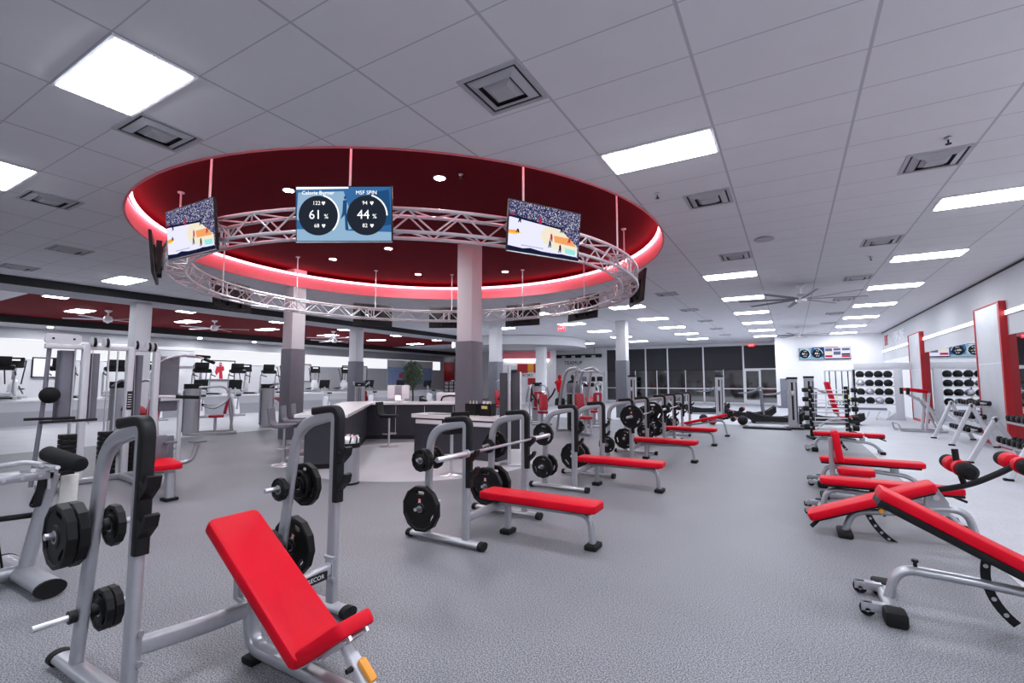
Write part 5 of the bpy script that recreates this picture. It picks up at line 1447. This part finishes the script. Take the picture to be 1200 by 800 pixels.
# ------------------------------------------------------------------ functional area at the back right
def cable_column(x, y, h, lab, rz=0.):
    t = T('cable_column', lab, 'cable column', (x, y, 0), rz, 'silver cable columns')
    b = MB('silver'); b.tube([(0, 0, .06), (0, 0, h)], rrect(.3, .24, .05, 4)); b.build('column_body', t)
    b = MB('black'); b.tube([(0, 0, h), (0, 0, h + .07)], rrect(.32, .26, .06, 4)); b.build('cap', t)
    b = MB('black'); b.bx(-.03, .03, -.126, -.12, .3, h - .1); b.bx(.1, .125, -.125, -.11, .2, h - .1); b.build('track', t, smooth=False)
    b = MB('steel'); b.box((0, -.14, h * .72), (.1, .06, .16), .02); b.tube([(0, -.16, h * .72), (.0, -.34, h * .7)], .02); b.build('carriage', t)
    b = MB('black'); b.prism(rrect(.62, .5, .08, 4), 0, .06); b.build('base_plate', t)
    return t
cable_column(.02, 18.3, 1.62, 'silver cable column left of the barbell rack')
cable_column(.52, 19.4, 1.66, 'silver cable column just behind the barbell rack')
cable_column(-2.6, 21.7, 1.72, 'silver cable column standing alone before the dark windows')
cable_column(-5.55, 19.2, 1.72, 'silver cable column right beside the white and grey column')
def curved_treadmill(x, y, rz, lab):
    t = T('curved_treadmill', lab, 'treadmill', (x, y, 0), rz, 'black curved treadmills')
    b = MB('rubber'); pts = [(-.85, .42), (-.5, .27), (-.1, .21), (.3, .22), (.7, .32), (.9, .48), (.92, .3), (.7, .1), (-.7, .1), (-.9, .25)]
    b.prism(pts, -.25, .25, X=Matrix.Rotation(PI / 2, 4, 'X')); b.build('belt', t)
    for s in (-1, 1):
        b = MB('black'); b.prism([(-.95, .42), (-.5, .3), (-.1, .24), (.3, .25), (.7, .35), (1.0, .55), (1.0, .3), (.75, .06), (-.75, .06), (-.98, .2)], s * .3 - .045, s * .3 + .045, X=Matrix.Rotation(PI / 2, 4, 'X')); b.build('side_rail', t)
        b = MB('shroud'); b.tube(fillet([(.55, s * .36, .2), (.5, s * .37, 1.15)], .05), .035); b.build('upright', t)
    b = MB('shroud'); b.tube(fillet([(-.35, -.36, 1.05), (.1, -.37, 1.08), (.5, -.36, 1.28), (.62, 0, 1.3), (.5, .36, 1.28), (.1, .37, 1.08), (-.35, .36, 1.05)], .15), .02, ref=(0, 0, 1)); b.build('handrail', t)
    b = MB('black'); b.box((.6, 0, 1.34), (.05, .26, .16), .02, rot=(0, -.4, 0)); b.build('console', t)
    b = MB('rubber'); b.box((-.75, 0, .04), (.12, .6, .08), .02); b.box((.75, 0, .04), (.12, .6, .08), .02); b.build('foot', t)
    return t
curved_treadmill(-1.6, 22.4, rad(8), 'black curved treadmill before the glass door')
curved_treadmill(-.55, 20.4, rad(8), 'black curved treadmill left of the two silver columns')
curved_treadmill(1.25, 21.2, rad(172), 'black curved treadmill half hidden behind the barbell rack')
curved_treadmill(-3.6, 24.8, rad(20), 'black curved treadmill beyond the far decline bench')
b = MB('rubber'); b.box((0, 0, .03), (1.4, .7, .06), .015); b.use('shroud').box((0, 0, .064), (1.1, .4, .01), .003); q = b.build('lifting_platform', loc=(-.75, 18.0, 0)); tag(q, 'low black stepping platform on the floor beside a silver column', 'platform')
b = MB('shroud'); b.box((0, 0, .85), (.62, .06, 1.7), .015); b.use('black').box((0, -.04, 1.65), (.12, .02, .06), .004); q = b.build('leaning_mat', loc=(-.25, 32.13, .0)); tag(q, 'tall dark grey mat standing against the white back wall', 'mat')
# medicine balls near the decline bench
for k, (x, y, r) in enumerate(((-2.5, 18.6, .15), (-1.55, 19.0, .17), (-2.9, 19.3, .16))):
    b = MB('rubber' if k else 'dred'); b.ball((0, 0, 0), r, 18, 12); b.use('black').lathe([(r * 1.004, -.012), (r * 1.004, .012)], n=24)
    q = b.build('slam_ball', loc=(x, y, r)); tag(q, ('dark red ball on the floor beyond the far decline bench', 'black ball on the floor left of the low platform', 'black ball on the floor below the lone silver column')[k], 'ball')

# barbell rack
t = T('barbell_rack', 'black and white upright rack with fixed barbells behind the flat aisle benches', 'barbell rack', (.85, 15.6, 0), rad(12))
for s in (-1, 1):
    b = MB('black'); b.tube([(s * .42, 0, .05), (s * .42, 0, 1.42)], rrect(.09, .09, .02)); b.build('post', t)
    b = MB('black'); b.box((s * .42, 0, .035), (.14, .7, .07), .02); b.build('foot', t)
for z in (.3, .55, .8, 1.05, 1.3):
    b = MB('white_metal'); b.tube([(-.42, -.08, z - .08), (.42, -.08, z - .08)], rrect(.03, .03, .006), ref=(0, 0, 1)); b.build('crossbar', t)
    for s in (-1, 1):
        b = MB('black'); b.X = Matrix.Translation((s * .42, -.06, z)) @ Matrix.Rotation(PI / 2, 4, 'Z') @ Matrix.Rotation(PI / 2, 4, 'X'); b.prism([(-.12, -.05), (.02, -.04), (.02, .03), (-.06, .0), (-.1, .04), (-.13, .03)], -.03, .03); b.build('saddle', t)
ci, si = math.cos(rad(12)), math.sin(rad(12))
for k, z in enumerate((.345, .595, .845, 1.095, 1.345)):
    o = T('fixed_barbell', '%s fixed barbell from the floor on the black and white barbell rack' % ORD(k), 'barbell', (.85 + .12 * si, 15.6 - .12 * ci, z - .024), rad(12), 'fixed barbells on the rack')
    b = MB('chrome'); b.cyl((-.5, 0, 0), (.5, 0, 0), .015, 12); b.build('handle', o)
    for s in (-1, 1):
        b = MB('urethane'); b.lathe([(.05, 0), (.078 - .005 * k, .012), (.078 - .005 * k, .13), (.05, .14)], (.5 * s, 0, 0), (s, 0, 0), 20); b.build('head', o)
# red padded upright bench behind the rack
t = T('upright_bench', 'red bench with its back pad almost upright seen through the barbell rack', 'weight bench', (.95, 17.6, 0), rad(15))
b = MB('red'); b.pad(1.0, .28, .08, .05, .02, Matrix.Translation((.1, 0, 1.05)) @ Matrix.Rotation(rad(76), 4, 'Y')); b.build('back_pad', t)
b = MB('silver'); b.tube(fillet([(-.4, 0, .05), (.0, 0, .4), (.5, 0, .35), (.6, 0, .05)], .15), rrect(.05, .07, .015)); b.tube([(.3, 0, .36), (.1, 0, 1.1)], .03); b.build('frame', t)
b = MB('red'); b.pad(.4, .3, .08, .05, .02, Matrix.Translation((.5, 0, .45))); b.build('seat_pad', t)
for fx in (-.4, .6):
    b = MB('rubber'); b.box((fx, 0, .03), (.1, .45, .06), .02); b.build('foot_pad', t)

# storage rig with balls and straps by the right wall
t = T('storage_rig', 'white steel storage rig with ball shelves beside the back wall corner', 'storage rack', (3.3, 24.6, 0))
b = MB('rigm'); b.bx(-1.0, .9, -.06, .06, 2.02, 2.3, .01); b.build('top_beam', t)
b = MB('rigm'); b.bx(.31, .58, -.08, .08, .0, 2.05, .012); b.prism([(-.02, 0), (.62, 0), (.56, .12), (.3, .3), (.28, .3)], -.06, .06, X=Matrix.Rotation(PI / 2, 4, 'X')); b.build('upright', t)
b = MB('black'); b.tube([(-1.0, .1, 0), (-1.0, .1, 2.05)], rrect(.07, .07, .015)); b.build('rear_post', t)
SHZ = (.62, .98, 1.34, 1.7)
for z in SHZ:
    b = MB('steel'); b.tube([(-1.0, -.02, z), (.3, -.02, z)], .016, ref=(0, 0, 1)); b.tube([(-1.0, .2, z), (.3, .2, z)], .016, ref=(0, 0, 1)); b.build('ball_rail', t)
for k in range(4):
    b = MB('white_metal'); b.tube([(-.9 + .34 * k, .1, .3), (-1.05 + .34 * k, -.35, .04)], rrect(.06, .05, .01)); b.build('foot_brace', t)
BMT = ('rubber', 'rubber', 'steel', 'rubber')
for j, z in enumerate(SHZ):
    for k in range(4):
        r = .153
        x = -.8 + .31 * k
        b = MB(BMT[(j + k) % 4] if j < 3 else 'rubber'); b.ball((0, 0, 0), r, 16, 10); b.use('black').lathe([(r * 1.006, -.01), (r * 1.006, .01)], n=20)
        q = b.build('medicine_ball', loc=(3.3 + x, 24.6 + .09, z + r - .022)); q.rotation_euler = (.5, .3 * k, 0)
        tag(q, '%s ball from the left on the %s shelf of the white storage rig' % (ORD(k), ('lowest', 'second', 'third', 'top')[j]), 'ball', 'medicine balls on the storage rig')
t = T('strap_rail', 'silver wall rail carrying suspension straps at the left of the storage rig', 'rail', (1.95, 25.9, 2.02), rad(20))
b = MB('white_metal'); b.tube([(-.6, 0, 0), (.6, 0, 0)], rrect(.05, .05, .01), ref=(0, 0, 1)); b.build('bar', t)
for k in range(2):
    b = MB('white_metal'); b.tube([(-.56 + 1.12 * k, 0, 0), (-.56 + 1.12 * k, .25, 0), (-.56 + 1.12 * k, .3, -2.0)], rrect(.05, .05, .01), ref=(1, 0, 0)); b.build('bracket', t)
c2, s2 = math.cos(rad(20)), math.sin(rad(20))
for k in range(5):
    u = -.5 + .25 * k
    o = T('suspension_strap', '%s black and yellow suspension strap from the left on the wall rail' % ORD(k), 'exercise strap', (1.95 + u * c2 + .03 * s2, 25.9 + u * s2 - .03 * c2, 2.0), rad(20), 'suspension straps on the rail')
    b = MB('black'); b.tube([(0, 0, 0), (.0, -.01, -.6), (.0, 0, -1.05)], rrect(.008, .045, .002, 1), ref=(1, 0, 0)); b.build('upper_strap', o)
    for s in (-1, 1):
        b = MB('yellow'); b.tube([(0, 0, -1.03), (s * .05, 0, -1.3)], rrect(.008, .035, .002, 1), ref=(1, 0, 0)); b.build('lower_strap', o)
        b = MB('foam'); b.tube([(s * .05 + .07 * math.cos(a), 0, -1.42 + .1 * math.sin(a)) for a in [2 * PI * i / 14 for i in range(14)]], .013, ref=(0, 1, 0), closed=True); b.build('handle', o)

# portal frames on the right wall
def portal(y0, y1, lab):
    t = T('mirror_portal', lab, 'wall panel', (XR, (y0 + y1) / 2, 0), 0, 'red framed panels on the right wall')
    h, d = (y1 - y0) / 2, .13
    b = MB('redmetal')
    b.bx(-d, 0, -h, -h + .1, 0, 3.42); b.bx(-d, 0, h - .05, h, 0, 3.42); b.bx(-d, 0, -h + .1, h - .05, 3.39, 3.42); b.bx(-d, 0, -h + .1, h - .05, 0, .1)
    b.build('frame', t, smooth=False)
    b = MB('frosted'); b.bx(-d + .02, -d + .05, -h + .1, h - .05, .1, 3.39); pn = b.build('panel', t, smooth=False)
    b = MB('paper'); b.bx(-d + .018, -d + .021, -h + .1, h - .05, 1.98, 1.995); b.build('panel_joint', pn, smooth=False)
portal(15.15, 16.95, 'tall red framed grey panel on the right wall, nearer of two')
portal(23.1, 25.15, 'tall red framed grey panel on the right wall, farther of two by the ball rig')
t = T('wall_sign', 'red and white lettering sign high on the right wall near the back corner', 'sign', (XR - .012, 28.6, 3.62))
X = Matrix.Rotation(-PI / 2, 4, 'Z') @ Matrix.Rotation(PI / 2, 4, 'X')
b = MB('redmetal'); b.text('FIT', .75, X @ Matrix.Translation((-2.4, 0, 0)), .01); b.build('red_letters', t, smooth=False)
b = MB('paper'); b.text('NESS ONE', .62, X @ Matrix.Translation((.75, 0, 0)), .01); b.build('white_letters', t, smooth=False)

# preacher curl bench
t = T('preacher_bench', 'silver preacher curl bench with red arm pad before the red framed panel', 'weight bench', (3.35, 19.4, 0), rad(10))
b = MB('steel'); b.tube(fillet([(-.55, -.35, .04), (-.6, -.35, .25), (-.55, .3, .25), (-.5, .3, .04)], .1), .025, ref=(0, 0, 1)); b.tube([(-.55, -.35, .04), (.6, -.35, .04)], rrect(.05, .06, .015)); b.tube([(-.5, .3, .04), (.6, .3, .04)], rrect(.05, .06, .015)); b.tube([(.6, -.36, .04), (.6, .32, .04)], rrect(.06, .05, .015), ref=(0, 0, 1)); b.build('base_frame', t)
for s in (-.18, .12):
    b = MB('white_metal'); b.tube([(.15, s, .05), (.28, s, 1.2)], rrect(.07, .07, .015)); b.tube([(.55, s, .05), (.1, s, 1.05)], rrect(.06, .06, .015)); b.build('upright', t)
b = MB('white_metal'); b.tube([(-.25, -.03, 1.18), (.25, -.03, .85), (.6, -.03, .3)], rrect(.07, .09, .015)); b.build('diagonal_brace', t)
b = MB('red'); b.pad(.5, .56, .1, .07, .03, Matrix.Translation((.0, -.03, 1.27)) @ Matrix.Rotation(rad(8), 4, 'Y')); b.build('arm_pad', t)
b = MB('black'); b.bx(-.32, -.24, -.3, -.24, 1.15, 1.35); b.bx(-.32, -.24, .18, .24, 1.15, 1.35); b.build('bar_rest', t)

# dumbbell rack with A-frame ends along the mirror
def dumbbell_rack(x, y, L, lab, tiers, rz=PI / 2, name='dumbbell_rack'):
    t = T(name, lab, 'dumbbell rack', (x, y, 0), rz)
    for s in (-1, 1):
        b = MB('white_metal'); b.tube([(s * L / 2, -.38, .03), (s * L / 2, .02, tiers[-1] + .08)], rrect(.09, .06, .02), ref=(1, 0, 0)); b.tube([(s * L / 2, .4, .03), (s * L / 2, -.02, tiers[-1] + .08)], rrect(.09, .06, .02), ref=(1, 0, 0)); b.build('end_frame', t)
        b = MB('rubber'); b.box((s * L / 2, -.39, .02), (.09, .12, .04), .012); b.box((s * L / 2, .41, .02), (.09, .12, .04), .012); b.build('foot_pad', t)
    for k, z in enumerate(tiers):
        yy = .25 - .3 * z / tiers[-1] - .2 if True else 0
        b = MB('steel'); b.tube([(-L / 2, yy - .1, z), (L / 2, yy - .1, z + .0)], rrect(.05, .04, .01), ref=(0, 0, 1)); b.tube([(-L / 2, yy + .1, z), (L / 2, yy + .1, z)], rrect(.05, .04, .01), ref=(0, 0, 1)); b.build('tier_rail', t)
    return t
DB = None
def dumbbell(x, y, z, rz, lab, group, s=1.):
    global DB
    if DB is None:
        DB = T('dumbbell', lab, 'dumbbell', (x, y, z), rz, group)
        b = MB('chrome'); b.lathe([(.014, -.07), (.017, 0), (.014, .07)], axis=(0, 1, 0), n=14); b.build('handle', DB)
        for q in (-1, 1):
            b = MB('urethane'); b.lathe([(.04, 0), (.062, .012), (.062, .07), (.04, .085)], (0, .06 * q, 0), (0, q, 0), 8, phase=.39); b.build('head', DB)
    else:
        o = dup(DB, (x, y, z), rz, label=lab, group=group)
        o.scale = (s, s, s)
TI = (.3, .62, .94)
dumbbell_rack(3.72, 16.4, 1.7, 'silver dumbbell rack with slanted ends below the nearer red framed panel', TI)
for k, z in enumerate(TI):
    yy = .25 - .3 * z / TI[-1] - .2
    for j in range(7):
        dumbbell(3.72 - yy, 16.4 - .69 + .23 * j, z + .086, PI / 2 , '%s dumbbell from the near end on the %s tier below the red framed panel' % (ORD(j), ('lowest', 'middle', 'top')[k]), 'dumbbells on the slanted rack')
TI2 = (.4, .8)
dumbbell_rack(3.3, 11.5, 1.9, 'silver dumbbell rack cut by the right edge of the picture', TI2)
for k, z in enumerate(TI2):
    yy = .25 - .3 * z / TI2[-1] - .2
    for j in range(8):
        dumbbell(3.3 - yy, 11.5 + .8 - .23 * j, z + .086, PI / 2, '%s small dumbbell from the far end on the %s tier at the right edge' % (ORD(j), ('lower', 'upper')[k]), 'dumbbells on the rack at the right edge')

# ------------------------------------------------------------------ camera, world, render look
cam = bpy.data.cameras.new('camera')
cam.sensor_width = 36
cam.lens = 560 * 36 / 1200
cam.clip_end = 200
co = bpy.data.objects.new('camera', cam)
COL.objects.link(co)
TH, PH = rad(30.2), rad(4.7)
fw = V((-math.sin(TH) * math.cos(PH), math.cos(TH) * math.cos(PH), math.sin(PH)))
co.location = (0, 0, 1.57)
co.rotation_euler = fw.to_track_quat('-Z', 'Y').to_euler()
SC.camera = co
w = bpy.data.worlds.new('world')
SC.world = w
w.use_nodes = True
w.node_tree.nodes['Background'].inputs[0].default_value = (.02, .02, .025, 1)
SC.view_settings.view_transform = 'Standard'
SC.view_settings.look = 'None'
SC.view_settings.gamma = 1
SC.view_settings.use_curve_mapping = False
SC.view_settings.exposure = .25
SC.cycles.max_bounces = 8
SC.cycles.diffuse_bounces = 5
SC.cycles.sample_clamp_indirect = 4
SC.cycles.use_denoising = True
SC.cycles.caustics_reflective = False
SC.cycles.caustics_refractive = False
